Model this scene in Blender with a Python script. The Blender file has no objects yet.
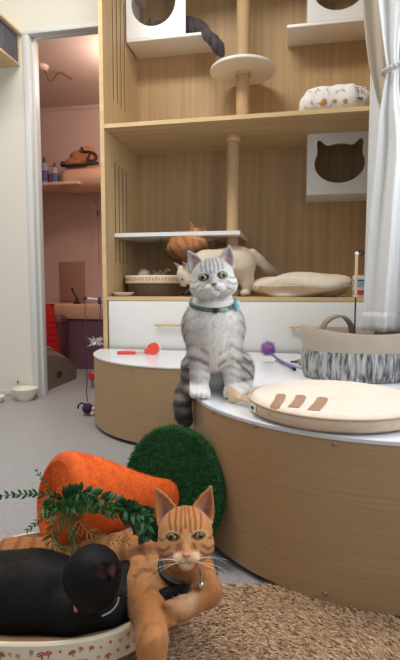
import bpy, bmesh, math, random
import numpy as np
from mathutils import Vector, Matrix
random.seed(7); RNG = np.random.default_rng(11)
sc = bpy.context.scene
COL = sc.collection
PI = math.pi
# ------------------------------------------------------------------ camera model
H = .66; FPX = 480.0; PIT = math.atan(42/480); CP, SP = math.cos(PIT), math.sin(PIT)
ANG = math.radians(11); CA, SA = math.cos(ANG), math.sin(ANG)
C0 = (-.4885, 2.527)                       # front-left foot of the cat cabinet
def ray(px, py):
    a = (px-200)/FPX; b = (330-py)/FPX
    return (a, CP+b*SP, b*CP-SP)
def at_y(px, py, y):
    r = ray(px, py); t = y/r[1]; return Vector((r[0]*t, y, H+r[2]*t))
def at_z(px, py, z):
    r = ray(px, py); t = (z-H)/r[2]; return Vector((r[0]*t, r[1]*t, z))
def W(s, d, z=0.0):                        # cabinet axes -> world
    return Vector((C0[0]+s*CA+d*SA, C0[1]-s*SA+d*CA, z))
def toC(p):
    x = p[0]-C0[0]; y = p[1]-C0[1]
    return Vector((x*CA-y*SA, x*SA+y*CA, p[2]))
def cab_d(px, py, d):
    r = ray(px, py); t = (d+C0[0]*SA+C0[1]*CA)/(r[0]*SA+r[1]*CA)
    return toC((r[0]*t, r[1]*t, H+r[2]*t))
def cab_z(px, py, z): return toC(at_z(px, py, z))
def cab_s(px, py, s):
    r = ray(px, py); t = (s+C0[0]*CA-C0[1]*SA)/(r[0]*CA-r[1]*SA)
    return toC((r[0]*t, r[1]*t, H+r[2]*t))
# ------------------------------------------------------------------ materials
def lin1(v):
    v = v/255.0
    return v/12.92 if v <= .04045 else ((v+.055)/1.055)**2.4
def lin(c): return tuple(lin1(v) for v in c)
def LA(c): return np.array(lin(c))
MATS = {}
def pm(name, rgb, rough=.6, noise=None, bump=None, metal=0.0, rgb2=None, spec=.5, alpha=None, trans=None, sheen=0, emit=None, coat=0, sharp=None):
    """procedural principled material; noise=((sx,sy,sz) scale, amount)"""
    if name in MATS: return MATS[name]
    m = bpy.data.materials.new(name); m.use_nodes = True
    nt = m.node_tree; N = nt.nodes; L = nt.links
    b = N['Principled BSDF']; b.inputs['Roughness'].default_value = rough; b.inputs['Metallic'].default_value = metal
    b.inputs['Specular IOR Level'].default_value = spec
    c = lin(rgb); b.inputs['Base Color'].default_value = (*c, 1)
    if sheen: b.inputs['Sheen Weight'].default_value = sheen
    if coat: b.inputs['Coat Weight'].default_value = coat; b.inputs['Coat Roughness'].default_value = .12
    tc = N.new('ShaderNodeTexCoord')
    if noise:
        sca, amt = noise
        mp = N.new('ShaderNodeMapping'); mp.inputs['Scale'].default_value = sca
        L.new(tc.outputs['Object'], mp.inputs['Vector'])
        nz = N.new('ShaderNodeTexNoise'); nz.inputs['Scale'].default_value = 1; nz.inputs['Detail'].default_value = 5; nz.inputs['Roughness'].default_value = .6
        L.new(mp.outputs[0], nz.inputs['Vector'])
        rp = N.new('ShaderNodeValToRGB')
        c2 = lin(rgb2) if rgb2 else tuple(v*(1-amt) for v in c)
        c3 = c if rgb2 else tuple(min(1, v*(1+amt)) for v in c)
        lo, hi = sharp or (.33, .67)
        rp.color_ramp.elements[0].position = lo; rp.color_ramp.elements[1].position = hi
        rp.color_ramp.elements[0].color = (*c2, 1); rp.color_ramp.elements[1].color = (*c3, 1)
        L.new(nz.outputs['Fac'], rp.inputs['Fac']); L.new(rp.outputs['Color'], b.inputs['Base Color'])
    if bump:
        sca, st = bump
        mp2 = N.new('ShaderNodeMapping'); mp2.inputs['Scale'].default_value = sca
        L.new(tc.outputs['Object'], mp2.inputs['Vector'])
        n2 = N.new('ShaderNodeTexNoise'); n2.inputs['Scale'].default_value = 1; n2.inputs['Detail'].default_value = 3
        L.new(mp2.outputs[0], n2.inputs['Vector'])
        bp = N.new('ShaderNodeBump'); bp.inputs['Strength'].default_value = st; bp.inputs['Distance'].default_value = .01
        L.new(n2.outputs['Fac'], bp.inputs['Height']); L.new(bp.outputs['Normal'], b.inputs['Normal'])
    if trans:
        b.inputs['Transmission Weight'].default_value = trans
    if alpha: b.inputs['Alpha'].default_value = alpha
    if emit:
        b.inputs['Emission Color'].default_value = (*lin(emit[0]), 1); b.inputs['Emission Strength'].default_value = emit[1]
    MATS[name] = m
    return m
def colmat(name, rough=.7, spec=.3, sheen=0.0, coat=0.0):
    m = bpy.data.materials.new(name); m.use_nodes = True
    N = m.node_tree.nodes; L = m.node_tree.links; b = N['Principled BSDF']
    a = N.new('ShaderNodeAttribute'); a.attribute_name = 'Col'
    L.new(a.outputs['Color'], b.inputs['Base Color'])
    b.inputs['Roughness'].default_value = rough; b.inputs['Specular IOR Level'].default_value = spec
    b.inputs['Sheen Weight'].default_value = sheen; b.inputs['Coat Weight'].default_value = coat
    return m
# ------------------------------------------------------------------ object helpers
def link(o, parent=None):
    COL.objects.link(o)
    if parent: o.parent = parent
    return o
def thing(name, label, cat, loc=(0, 0, 0), rz=0.0, group=None):
    o = bpy.data.objects.new(name, None); o.empty_display_size = .05
    link(o); o.location = loc; o.rotation_euler = (0, 0, rz)
    o['label'] = label; o['category'] = cat
    if group: o['group'] = group
    return o
def tag(o, label=None, cat=None, group=None, kind=None):
    if label: o['label'] = label
    if cat: o['category'] = cat
    if group: o['group'] = group
    if kind: o['kind'] = kind
    return o
def smooth_mesh(me, ang=40):
    me.polygons.foreach_set('use_smooth', [True]*len(me.polygons))
    try: me.set_sharp_from_angle(angle=math.radians(ang))
    except Exception: pass
class MB:
    def __init__(s): s.bm = bmesh.new()
    def _xf(s, vs, M):
        bmesh.ops.transform(s.bm, matrix=M, verts=vs)
    def box(s, lo, hi, M=None, bev=0.0, seg=2):
        lo = Vector(lo); hi = Vector(hi); c = (lo+hi)/2; d = hi-lo
        r = bmesh.ops.create_cube(s.bm, size=1.0, matrix=Matrix.Translation(c) @ Matrix.Diagonal((abs(d.x), abs(d.y), abs(d.z), 1)))
        vs = r['verts']
        if bev:
            es = list({e for v in vs for e in v.link_edges})
            rr = bmesh.ops.bevel(s.bm, geom=es, offset=bev, segments=seg, profile=.5, affect='EDGES', clamp_overlap=True)
            vs = list({v for f in rr['faces'] for v in f.verts} | {v for v in vs if v.is_valid})
        if M is not None: s._xf(vs, M)
        return s
    def grid(s, P, closed_u=False, closed_v=False):
        """P[i][j] grid of points -> quads"""
        nu = len(P); nv = len(P[0])
        V = [[s.bm.verts.new(p) for p in row] for row in P]
        for i in range(nu if closed_u else nu-1):
            for j in range(nv if closed_v else nv-1):
                a, b, c, d = V[i][j], V[(i+1) % nu][j], V[(i+1) % nu][(j+1) % nv], V[i][(j+1) % nv]
                try: s.bm.faces.new((a, b, c, d))
                except ValueError: pass
        return V
    def lathe(s, prof, c=(0, 0, 0), n=48, a0=0, a1=2*PI, M=None, sx=1, sy=1, sup=None):
        full = abs(a1-a0-2*PI) < 1e-6
        c = Vector(c); rows = []
        k = n if full else n+1
        for i in range(k):
            a = a0+(a1-a0)*i/n
            ca, sa = math.cos(a), math.sin(a)
            if sup: ca = math.copysign(abs(ca)**(2/sup), ca); sa = math.copysign(abs(sa)**(2/sup), sa)
            rows.append([c+Vector((r*ca*sx, r*sa*sy, z)) for r, z in prof])
        V = s.grid(rows, closed_u=full)
        vs = [v for r in V for v in r]
        if M is not None: s._xf(vs, M)
        bmesh.ops.remove_doubles(s.bm, verts=vs, dist=1e-6)
        return s
    def tube(s, pts, r, n=8, cap=True, flat=None):
        """tube through pts; r number or list"""
        pts = [Vector(p) for p in pts]; m = len(pts)
        rs = r if isinstance(r, (list, tuple)) else [r]*m
        rows = []; up = Vector((0.123, .31, .94)); prev = None
        for i, p in enumerate(pts):
            t = (pts[min(i+1, m-1)]-pts[max(i-1, 0)]).normalized()
            if prev is None:
                x = t.cross(up)
                if x.length < 1e-3: x = t.cross(Vector((1, 0, 0)))
                x.normalize()
            else:
                x = prev-t*prev.dot(t)
                if x.length < 1e-6: x = t.cross(up)
                x.normalize()
            prev = x; y = t.cross(x)
            rows.append([p+(x*math.cos(2*PI*k/n)+y*math.sin(2*PI*k/n))*rs[i] for k in range(n)])
        V = s.grid(rows, closed_v=True)
        if cap:
            for row in (V[0], V[-1]):
                try: s.bm.faces.new(row)
                except ValueError: pass
        return s
    def cyl(s, p0, p1, r0, r1=None, n=24): return s.tube([p0, p1], [r0, r1 if r1 is not None else r0], n=n)
    def ball(s, c, r, n=16, M=None):
        R = r if isinstance(r, (tuple, list)) else (r, r, r)
        q = bmesh.ops.create_uvsphere(s.bm, u_segments=n, v_segments=max(6, n//2), radius=1.0)
        vs = q['verts']
        T = Matrix.Translation(c) @ (M.to_4x4() if M is not None else Matrix.Identity(4)) @ Matrix.Diagonal((*R, 1))
        s._xf(vs, T); return s
    def poly(s, pts):
        vs = [s.bm.verts.new(p) for p in pts]
        try: s.bm.faces.new(vs)
        except ValueError: pass
        return s
    def prism(s, pts, vec):
        vec = Vector(vec); a = [s.bm.verts.new(p) for p in pts]; b = [s.bm.verts.new(Vector(p)+vec) for p in pts]
        s.bm.faces.new(a); s.bm.faces.new(b[::-1]); n = len(a)
        for i in range(n): s.bm.faces.new((a[i], b[i], b[(i+1) % n], a[(i+1) % n]))
        return s
    def plate(s, outer, holes, vec, to3=lambda u, v: Vector((u, v, 0))):
        """flat plate with holes extruded along vec"""
        vec = Vector(vec); tmp = bmesh.new(); loops = []
        for lp in [outer]+list(holes):
            vs = [tmp.verts.new((u, v, 0)) for u, v in lp]
            for i in range(len(vs)): tmp.edges.new((vs[i], vs[(i+1) % len(vs)]))
        bmesh.ops.triangle_fill(tmp, use_beauty=True, use_dissolve=False, edges=tmp.edges[:], normal=(0, 0, 1))
        tmp.verts.index_update()
        A = [s.bm.verts.new(to3(v.co.x, v.co.y)) for v in tmp.verts]
        B = [s.bm.verts.new(to3(v.co.x, v.co.y)+vec) for v in tmp.verts]
        for f in tmp.faces:
            ix = [v.index for v in f.verts]
            s.bm.faces.new([A[i] for i in ix]); s.bm.faces.new([B[i] for i in ix][::-1])
        k = 0
        for lp in [outer]+list(holes):
            n = len(lp)
            for i in range(n):
                j = (i+1) % n
                try: s.bm.faces.new((A[k+i], A[k+j], B[k+j], B[k+i]))
                except ValueError: pass
            k += n
        tmp.free(); return s
    def merge(s, other, mi):
        vm = {v: s.bm.verts.new(v.co) for v in other.bm.verts}
        for f in other.bm.faces:
            try: g = s.bm.faces.new([vm[v] for v in f.verts]); g.material_index = mi
            except ValueError: pass
        other.bm.free(); return s
    def build(s, name, mat, parent=None, smooth=True, ang=40, loc=None, recalc=True):
        if recalc: bmesh.ops.recalc_face_normals(s.bm, faces=s.bm.faces[:])
        me = bpy.data.meshes.new(name); s.bm.to_mesh(me); s.bm.free()
        for m in (mat if isinstance(mat, (list, tuple)) else [mat]): me.materials.append(m)
        if smooth: smooth_mesh(me, ang)
        o = bpy.data.objects.new(name, me); link(o, parent)
        if loc is not None: o.location = loc
        return o
def circ(cx, cy, rx, ry=None, n=40, a0=0): 
    ry = ry or rx
    return [(cx+rx*math.cos(a0+2*PI*i/n), cy+ry*math.sin(a0+2*PI*i/n)) for i in range(n)]
def np_mesh(name, V, quads, tris, mat, parent=None, col=None, normals=None, loc=None):
    me = bpy.data.meshes.new(name)
    faces = ([tuple(q) for q in quads.tolist()] if len(quads) else [])+([tuple(t) for t in tris.tolist()] if len(tris) else [])
    me.from_pydata(V.tolist(), [], faces); me.update()
    if col is not None:
        a = me.attributes.new('Col', 'FLOAT_COLOR', 'POINT')
        c4 = np.ones((len(V), 4), np.float32); c4[:, :3] = col
        a.data.foreach_set('color', c4.ravel())
    me.polygons.foreach_set('use_smooth', [True]*len(me.polygons))
    if normals is not None: me.normals_split_custom_set_from_vertices(normals.tolist())
    me.materials.append(mat)
    o = bpy.data.objects.new(name, me); link(o, parent)
    if loc is not None: o.location = loc
    return o
def bezier(pts, n=12):
    """Catmull-Rom through pts"""
    P = [Vector(p) for p in pts]; P = [P[0]*2-P[1]]+P+[P[-1]*2-P[-2]]; out = []
    for i in range(1, len(P)-2):
        for k in range(n):
            t = k/n
            out.append(.5*((2*P[i])+(-P[i-1]+P[i+1])*t+(2*P[i-1]-5*P[i]+4*P[i+1]-P[i+2])*t*t+(-P[i-1]+3*P[i]-3*P[i+1]+P[i+2])*t**3))
    out.append(P[-2]); return out
# ------------------------------------------------------------------ implicit bodies
def A3(p): return np.array([p[0], p[1], p[2]], dtype=np.float64)
class Field:
    def __init__(s): s.pr = []
    def _add(s, f, lo, hi, k, op=1): s.pr.append((f, np.array(lo), np.array(hi), k, op))
    def cap(s, a, b, ra, rb=None, k=.02, op=1):
        rb = ra if rb is None else rb; a = A3(a); b = A3(b); ab = b-a; L2 = max(1e-9, ab@ab)
        def f(P):
            t = np.clip(((P-a)@ab)/L2, 0, 1)
            return np.linalg.norm(P-a-t[..., None]*ab, axis=-1)-(ra+(rb-ra)*t)
        m = max(ra, rb); s._add(f, np.minimum(a, b)-m, np.maximum(a, b)+m, k, op); return s
    def path(s, pts, rs, k=.02):
        for i in range(len(pts)-1): s.cap(pts[i], pts[i+1], rs[i], rs[i+1], k)
        return s
    def ell(s, c, r, M=None, k=.02, op=1):
        c = A3(c); r = np.array(r, dtype=np.float64); Mm = np.eye(3) if M is None else M
        def f(P):
            q = (P-c)@Mm; k0 = np.linalg.norm(q/r, axis=-1); k1 = np.linalg.norm(q/(r*r), axis=-1)+1e-9
            return k0*(k0-1)/k1
        ext = np.sqrt(((Mm*r)**2).sum(1)); s._add(f, c-ext, c+ext, k, op); return s
    def tri(s, a, b, c, th, k=.01):
        a, b, c = A3(a), A3(b), A3(c); ba = b-a; cb = c-b; ac = a-c; nor = np.cross(ba, ac); nn = nor@nor
        e1, e2, e3 = np.cross(ba, nor), np.cross(cb, nor), np.cross(ac, nor)
        def f(P):
            pa, pb, pc = P-a, P-b, P-c
            cond = np.sign(pa@e1)+np.sign(pb@e2)+np.sign(pc@e3)
            def ed(e, p):
                t = np.clip((p@e)/(e@e), 0, 1); return ((p-t[..., None]*e)**2).sum(-1)
            dd = np.where(cond < 2, np.minimum(np.minimum(ed(ba, pa), ed(cb, pb)), ed(ac, pc)), (pa@nor)**2/nn)
            return np.sqrt(dd)-th
        lo = np.minimum(np.minimum(a, b), c)-th; hi = np.maximum(np.maximum(a, b), c)+th
        s._add(f, lo, hi, k); return s
    @staticmethod
    def comb(F, d, k, op):
        if op == 1:
            h = np.clip(.5+.5*(F-d)/k, 0, 1); return F+(d-F)*h-k*h*(1-h)
        d = -d
        h = np.clip(.5-.5*(F-d)/k, 0, 1); return F+(d-F)*h+k*h*(1-h)
    def at(s, P):
        P = np.asarray(P, dtype=np.float64); F = np.full(P.shape[:-1], 1.0)
        for f, lo, hi, k, op in s.pr: F = s.comb(F, f(P), k, op)
        return F
    def mesh(s, h=.003, clip=None):
        lo = np.min([p[1] for p in s.pr if p[4] == 1], axis=0)-4*h; hi = np.max([p[2] for p in s.pr if p[4] == 1], axis=0)+4*h
        if clip is not None: lo = np.maximum(lo, clip[0]); hi = np.minimum(hi, clip[1])
        n = np.ceil((hi-lo)/h).astype(int)+1
        ax = [lo[i]+h*np.arange(n[i]) for i in range(3)]
        F = np.full(n, .08)
        for f, a, b, k, op in s.pr:
            mg = k+3*h
            i0 = np.clip(np.floor((a-mg-lo)/h).astype(int), 0, n); i1 = np.clip(np.ceil((b+mg-lo)/h).astype(int)+1, 0, n)
            if (i1 <= i0).any(): continue
            sl = tuple(slice(i0[j], i1[j]) for j in range(3))
            X, Y, Z = np.meshgrid(ax[0][sl[0]], ax[1][sl[1]], ax[2][sl[2]], indexing='ij')
            P = np.stack([X, Y, Z], -1); F[sl] = s.comb(F[sl], f(P), k, op)
        return surface_nets(F, lo, h)
def surface_nets(F, lo, h):
    S = F < 0
    c = np.zeros(tuple(np.array(F.shape)-1), int)
    offs = [(i, j, k) for i in (0, 1) for j in (0, 1) for k in (0, 1)]
    nx, ny, nz = F.shape
    for o in offs: c += S[o[0]:nx-1+o[0], o[1]:ny-1+o[1], o[2]:nz-1+o[2]]
    act = np.argwhere((c > 0) & (c < 8))
    vals = np.stack([F[act[:, 0]+o[0], act[:, 1]+o[1], act[:, 2]+o[2]] for o in offs], 1)
    pos = np.zeros((len(act), 3)); cnt = np.zeros(len(act))
    for a in range(8):
        for b in range(a+1, 8):
            oa, ob = np.array(offs[a]), np.array(offs[b])
            if abs(oa-ob).sum() != 1: continue
            m = (vals[:, a] < 0) != (vals[:, b] < 0)
            t = vals[m, a]/(vals[m, a]-vals[m, b])
            pos[m] += oa+t[:, None]*(ob-oa); cnt[m] += 1
    V = lo+h*(act+pos/cnt[:, None])
    idx = -np.ones(c.shape, int); idx[tuple(act.T)] = np.arange(len(act))
    quads = []
    for axn in range(3):
        u, v = (axn+1) % 3, (axn+2) % 3
        sl0 = [slice(None)]*3; sl1 = [slice(None)]*3
        sl0[axn] = slice(0, -1); sl1[axn] = slice(1, None)
        e = np.argwhere(S[tuple(sl0)] != S[tuple(sl1)])
        ok = (e[:, u] > 0) & (e[:, v] > 0) & (e[:, u] < F.shape[u]-1) & (e[:, v] < F.shape[v]-1)
        e = e[ok]; du = np.eye(3, dtype=int)[u]; dv = np.eye(3, dtype=int)[v]
        q = np.stack([idx[tuple((e-du-dv).T)], idx[tuple((e-dv).T)], idx[tuple(e.T)], idx[tuple((e-du).T)]], 1)
        ins = S[tuple(e.T)]
        q[~ins] = q[~ins][:, ::-1]; quads.append(q)
    Q = np.concatenate(quads); Q = Q[(Q >= 0).all(1)]
    # light relaxation
    for _ in range(2):
        acc = np.zeros_like(V); n = np.zeros(len(V))
        for i in range(4):
            np.add.at(acc, Q[:, i], V[Q[:, (i+1) % 4]]); np.add.at(n, Q[:, i], 1)
            np.add.at(acc, Q[:, (i+1) % 4], V[Q[:, i]]); np.add.at(n, Q[:, (i+1) % 4], 1)
        V = V*.5+.5*acc/np.maximum(n, 1)[:, None]
    return V, Q
def vnormals(V, Q):
    fn = np.cross(V[Q[:, 2]]-V[Q[:, 0]], V[Q[:, 3]]-V[Q[:, 1]])
    N = np.zeros_like(V)
    for i in range(4): np.add.at(N, Q[:, i], fn)
    return N/(np.linalg.norm(N, axis=1)[:, None]+1e-12), np.linalg.norm(fn, axis=1)/2
def fur(V, Q, N, area, n, flow, length, width=.0012, lift=.45, jit=.25, mask=None):
    """roots on the surface -> thin blades; flow(P) gives the lay of the coat, length(P) metres"""
    p = area/area.sum(); f = RNG.choice(len(Q), n, p=p)
    w = RNG.random((n, 4)); w /= w.sum(1)[:, None]
    P = (V[Q[f]]*w[..., None]).sum(1); Nn = (N[Q[f]]*w[..., None]).sum(1); Nn /= np.linalg.norm(Nn, axis=1)[:, None]+1e-9
    if mask is not None:
        keep = mask(P); P = P[keep]; Nn = Nn[keep]
    n = len(P)
    D = flow(P); D = D-(D*Nn).sum(1)[:, None]*Nn; D /= np.linalg.norm(D, axis=1)[:, None]+1e-6
    D = D+lift*Nn+jit*RNG.normal(size=(n, 3)); D /= np.linalg.norm(D, axis=1)[:, None]+1e-9
    S = np.cross(D, Nn); S /= np.linalg.norm(S, axis=1)[:, None]+1e-9
    L = (length(P)*(.6+.6*RNG.random(n)))[:, None]
    base = P-Nn*.0012
    A = base-S*width/2; B = base+S*width/2; T = base+D*L
    VV = np.stack([A, B, T], 1).reshape(-1, 3)
    NN = np.repeat(Nn, 3, axis=0)
    NN[2::3] = NN[2::3]*.75+D*.25
    tr = np.arange(3*n).reshape(-1, 3)
    return P, Nn, VV, NN, tr
def sstep(x, a, b):
    t = np.clip((x-a)/(b-a), 0, 1); return t*t*(3-2*t)
class Noise3:
    def __init__(s, f, seed=0):
        r = np.random.default_rng(seed); s.K = r.normal(size=(9, 3))*f; s.ph = r.random(9)*2*PI
    def __call__(s, P): return np.sin(P@s.K.T+s.ph).sum(1)/3.0
def stroke(x, z, pts, w):
    d = np.full(x.shape, 9.0); P = np.stack([x, z], -1)
    for a, b in zip(pts[:-1], pts[1:]):
        a = np.array(a); b = np.array(b); ab = b-a
        t = np.clip(((P-a)@ab)/(ab@ab), 0, 1); d = np.minimum(d, np.linalg.norm(P-a-t[:, None]*ab, axis=1))
    return 1-sstep(d, w*.4, w*1.2)
def mix(a, b, m): return a*(1-m[:, None])+np.asarray(b)*m[:, None]
def rotm(yaw=0, pitch=0, roll=0):
    """head frame: columns = right(x), back(y), up(z); yaw turns the face to image-left for +, pitch>0 looks down, roll>0 tips the head to image-right"""
    M = Matrix.Rotation(-yaw, 3, 'Z') @ Matrix.Rotation(pitch, 3, 'X') @ Matrix.Rotation(roll, 3, 'Y')
    return np.array(M)
class Head:
    def __init__(s, c, R, M): s.c = A3(c); s.R = R; s.M = M
    def w(s, p): return s.c+s.M@(np.array(p, dtype=float)*s.R)
    def loc(s, P): return (P-s.c)@s.M/s.R
    def add(s, F, cheek=(.42, -.25, .56), skull=(.9, .85, .84), skz=.14, muz=.25, mz=-.37, cz=-.58, chin=.2, ex=.41, ez=.12, ears=None, snout=0.0, earth=.055, brk=.25, sides=(1, -1)):
        R = s.R; M = s.M; k = .16*R
        F.ell(s.w((0, .08, skz)), np.array(skull)*R, M, k)
        for sx in (-1, 1):
            F.ell(s.w((sx*cheek[0], -.08, cheek[1])), np.array((cheek[2], .6, .5))*R, M, k)
            F.ell(s.w((sx*.19, -.72-snout, mz)), np.array((muz, .25, .2))*R, M, .1*R)
        F.ell(s.w((0, -.62-snout, cz)), np.array((chin, .22, .17))*R, M, .1*R)
        F.cap(s.w((0, -.62, brk)), s.w((0, -.84-snout, mz+.2)), .2*R, .12*R, .14*R)
        for sx in (-1, 1): F.ell(s.w((sx*ex, -1.02, ez-.01)), np.array((.19, .2, .12))*R, M, .10*R, op=-1)
        s.ears = [tuple((q[0]*sg,)+tuple(q[1:]) if i < 3 else q for i, q in enumerate(e)) for e in (ears or []) for sg in sides]
        for e in s.ears:
            o, i, t, depth = e            # outer base, inner base, tip, how far the back of the cup sits behind
            o, i, t = map(lambda q: np.array(q, float), (o, i, t))
            mid = (o+i)/2*.55+t*.45+np.array((0, depth, -.05)); bk = (o+i)/2+np.array((0, depth*1.3, -.2))
            mo = o*.5+t*.5+(o-i)*.09; mi = i*.5+t*.5+(i-o)*.05
            for a, b, c in ((o, mo, mid), (mo, t, mid), (i, mi, mid), (mi, t, mid), (o, mid, bk), (i, mid, bk)):
                F.tri(s.w(a), s.w(b), s.w(c), earth*R, .03*R)
    def surf(s, F, x, z):
        ys = np.linspace(-1.6, .2, 900); P = s.c+(np.stack([np.full(900, x), ys, np.full(900, z)], 1)*s.R)@s.M.T
        f = F.at(P); i = int(np.argmax(f < 0)); return ys[i]
    def earmask(s, L):
        """inside-of-the-ear mask from local coordinates"""
        m = np.zeros(len(L))
        for o, i, t, depth in s.ears or []:
            o, i, t = map(lambda q: np.array(q, float), (o, i, t)); P = L[:, [0, 2]]
            a, b, c = o[[0, 2]], t[[0, 2]], i[[0, 2]]
            cr = lambda u, v: u[..., 0]*v[..., 1]-u[..., 1]*v[..., 0]
            d = cr(b-a, c-a); w1 = cr(P-a, c-a)/d; w2 = cr(b-a, P-a)/d; w0 = 1-w1-w2
            q = np.minimum(np.minimum(w0*1.0, w1+.08), w2)
            m = np.maximum(m, sstep(q, .05, .16)*(L[:, 1] < .62))
        return m
# ================================================================== materials
OAKV = pm('oak_vertical', (204, 176, 134), .55, ((40, 40, 1.6), .10), bump=((60, 60, 3), .04))
OAKB = pm('oak_back_panel', (184, 152, 110), .55, ((30, 30, 1.0), .14), bump=((60, 60, 3), .04))
OAKH = pm('oak_horizontal', (200, 170, 126), .5, ((1.6, 30, 30), .15))
OAKD = pm('drum_veneer', (174, 144, 106), .55, ((4, 4, 150), .07), bump=((5, 5, 160), .05))
EDGE = pm('oak_edge', (216, 186, 138), .5, ((3, 20, 20), .1))
WHITE = pm('white_laminate', (236, 236, 234), .3, ((3, 3, 3), .015))
DRUMTOP = pm('white_gloss_top', (228, 232, 238), .22, ((4, 4, 4), .02))
WALLP = pm('white_wall_paint', (222, 218, 207), .8, ((1.5, 1.5, 1.5), .02), bump=((120, 120, 120), .05))
TRIM = pm('door_frame_paint', (214, 217, 216), .4, ((5, 5, 1), .02))
PINKW = pm('pink_storeroom_paint', (214, 190, 182), .75, ((2, 2, 2), .03))
PINKC = pm('storeroom_ceiling_paint', (212, 192, 182), .8, ((2, 2, 2), .03))
FLOORM = pm('grey_resin_floor', (156, 155, 158), .42, ((70, 70, 70), .12), bump=((30, 30, 30), .03))
SISAL = pm('sisal_rope', (198, 166, 126), .9, ((60, 60, 160), .12), bump=((30, 30, 420), .25))
STEEL = pm('steel', (170, 168, 165), .3, metal=1.0)
DARKG = pm('dark_charcoal', (38, 36, 38), .7)
FELT = pm('grey_felt', (92, 94, 104), .95, ((90, 90, 8), .2))
BEIGE = pm('beige_fabric', (206, 184, 156), .9, ((60, 60, 60), .06), bump=((300, 300, 300), .15))
CREAM = pm('cream_fabric', (226, 212, 198), .9, ((50, 50, 50), .05), bump=((260, 260, 260), .12))
TAUPE = pm('taupe_fabric', (160, 128, 102), .9, ((60, 60, 60), .1))
RED = pm('red_plastic', (214, 40, 44), .45)
CORAL = pm('coral_plastic', (240, 78, 64), .35)
def struct(name, mb, mat, rot=True, **k):
    o = mb.build(name, mat, None, **k)
    if rot: o.location = W(0, 0, 0); o.rotation_euler = (0, 0, -ANG)
    o['kind'] = 'structure'; return o
def thingC(name, label, cat, s, d, z, group=None): return thing(name, label, cat, W(s, d, z), -ANG, group)
# ================================================================== setting (cabinet axes)
DW = .25; WZ = 2.95; SR = 1.288; SW = 1.75
struct('floor', MB().box((-3.0, -4.2, -.06), (2.2, 2.1, 0)), FLOORM)
struct('ceiling', MB().box((-3.0, -4.2, WZ), (SW+.1, DW+.02, WZ+.05)), WALLP)
m = MB()
m.box((-3.0, DW, 0), (-.576, DW+.09, WZ)).box((-.576, DW, 2.112), (-.024, DW+.09, WZ))
struct('wall_left', m, WALLP, smooth=False)
m = MB()
m.box((-.581, DW-.012, 0), (-.544, DW+.1, 2.098), bev=.004).box((-.581, DW-.012, 2.098), (-.024, DW+.06, 2.118), bev=.004)
m.box((-.546, DW+.03, 0), (-.532, DW+.05, 2.098)).box((-.546, DW+.03, 2.09), (-.024, DW+.05, 2.099))
struct('trim_1', m, TRIM)
m = MB().box((-3.0, DW-.008, 0), (-.583, DW-.0005, .035), bev=.003)
struct('baseboard_left', m, pm('baseboard_paint', (214, 206, 190), .5))
struct('wall_side', MB().box((-3.05, -4.2, 0), (-3.0, 2.1, WZ)), WALLP)
# wall on the right with the curtained window
m = MB(); wd0, wd1, wz0, wz1 = -2.6, -.7, .85, 2.3
m.plate([(-4.2, 0), (-.036, 0), (-.036, WZ), (-4.2, WZ)], [[(wd0, wz0), (wd1, wz0), (wd1, wz1), (wd0, wz1)]], (.06, 0, 0), lambda u, v: Vector((SW, u, v)))
struct('wall_right', m, pm('right_wall_paint', (226, 228, 230), .7, ((2, 2, 2), .02)), smooth=False)
m = MB()
for a, b in (((wd0, wz0), (wd0+.05, wz1)), ((wd1-.05, wz0), (wd1, wz1)), ((wd0+.05, wz0), (wd1-.05, wz0+.05)), ((wd0+.05, wz1-.05), (wd1-.05, wz1)), ((wd0+.75, wz0+.05), (wd0+.79, wz1-.05))):
    m.box((SW+.012, a[0], a[1]), (SW+.05, b[0], b[1]))
wf = struct('window_1', m, TRIM, smooth=False)
pane = MB().box((SW+.028, wd0+.05, wz0+.05), (SW+.032, wd1-.05, wz1-.05)).build('pane', pm('window_glass', (225, 238, 250), .02, trans=1.0), wf)
nz0, nz1, ns0, ns1 = .95, 2.1, SR+.165, SW-.03
m = MB(); m.plate([(SR, 0), (SW+.06, 0), (SW+.06, WZ), (SR, WZ)], [[(ns0, nz0), (ns1, nz0), (ns1, nz1), (ns0, nz1)]], (0, .03, 0), lambda u, v: Vector((u, -.035, v)))
struct('wall_niche', m, MATS['right_wall_paint'], smooth=False)
m = MB()
for a, b in (((ns0, nz0), (ns0+.03, nz1)), ((ns1-.03, nz0), (ns1, nz1)), ((ns0+.03, nz0), (ns1-.03, nz0+.03)), ((ns0+.03, nz1-.03), (ns1-.03, nz1)), ((ns0+.03, 1.5), (ns1-.03, 1.52))): m.box((a[0], -.04, a[1]), (b[0], -.008, b[1]))
wf = struct('window_2', m, TRIM, smooth=False)
MB().box((ns0+.03, -.024, nz0+.03), (ns1-.03, -.02, nz1-.03)).build('pane', MATS['window_glass'], wf)
m = MB().box((-.03, .552, 0), (1.47, .62, WZ))
struct('wall_back', m, WALLP, smooth=False)
# storeroom
SB = 1.9; SZ = 2.33
struct('wall_storeroom_back', MB().box((-3.0, SB, 0), (.06, SB+.06, SZ+.06)), PINKW)
m = MB().box((.0, .625, 0), (.05, SB, SZ)).box((-.024, DW+.1, 0), (-.0235+.001, .6, SZ))
struct('wall_storeroom_right', m, PINKW)
struct('ceiling_storeroom', MB().box((-3.0, DW+.092, SZ), (.06, SB, SZ+.06)), PINKC)
m = MB().box((-3.0, SB-.012, SZ-.03), (0, SB-.0005, SZ-.0005))
struct('trim_2', m, PINKW)

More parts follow.
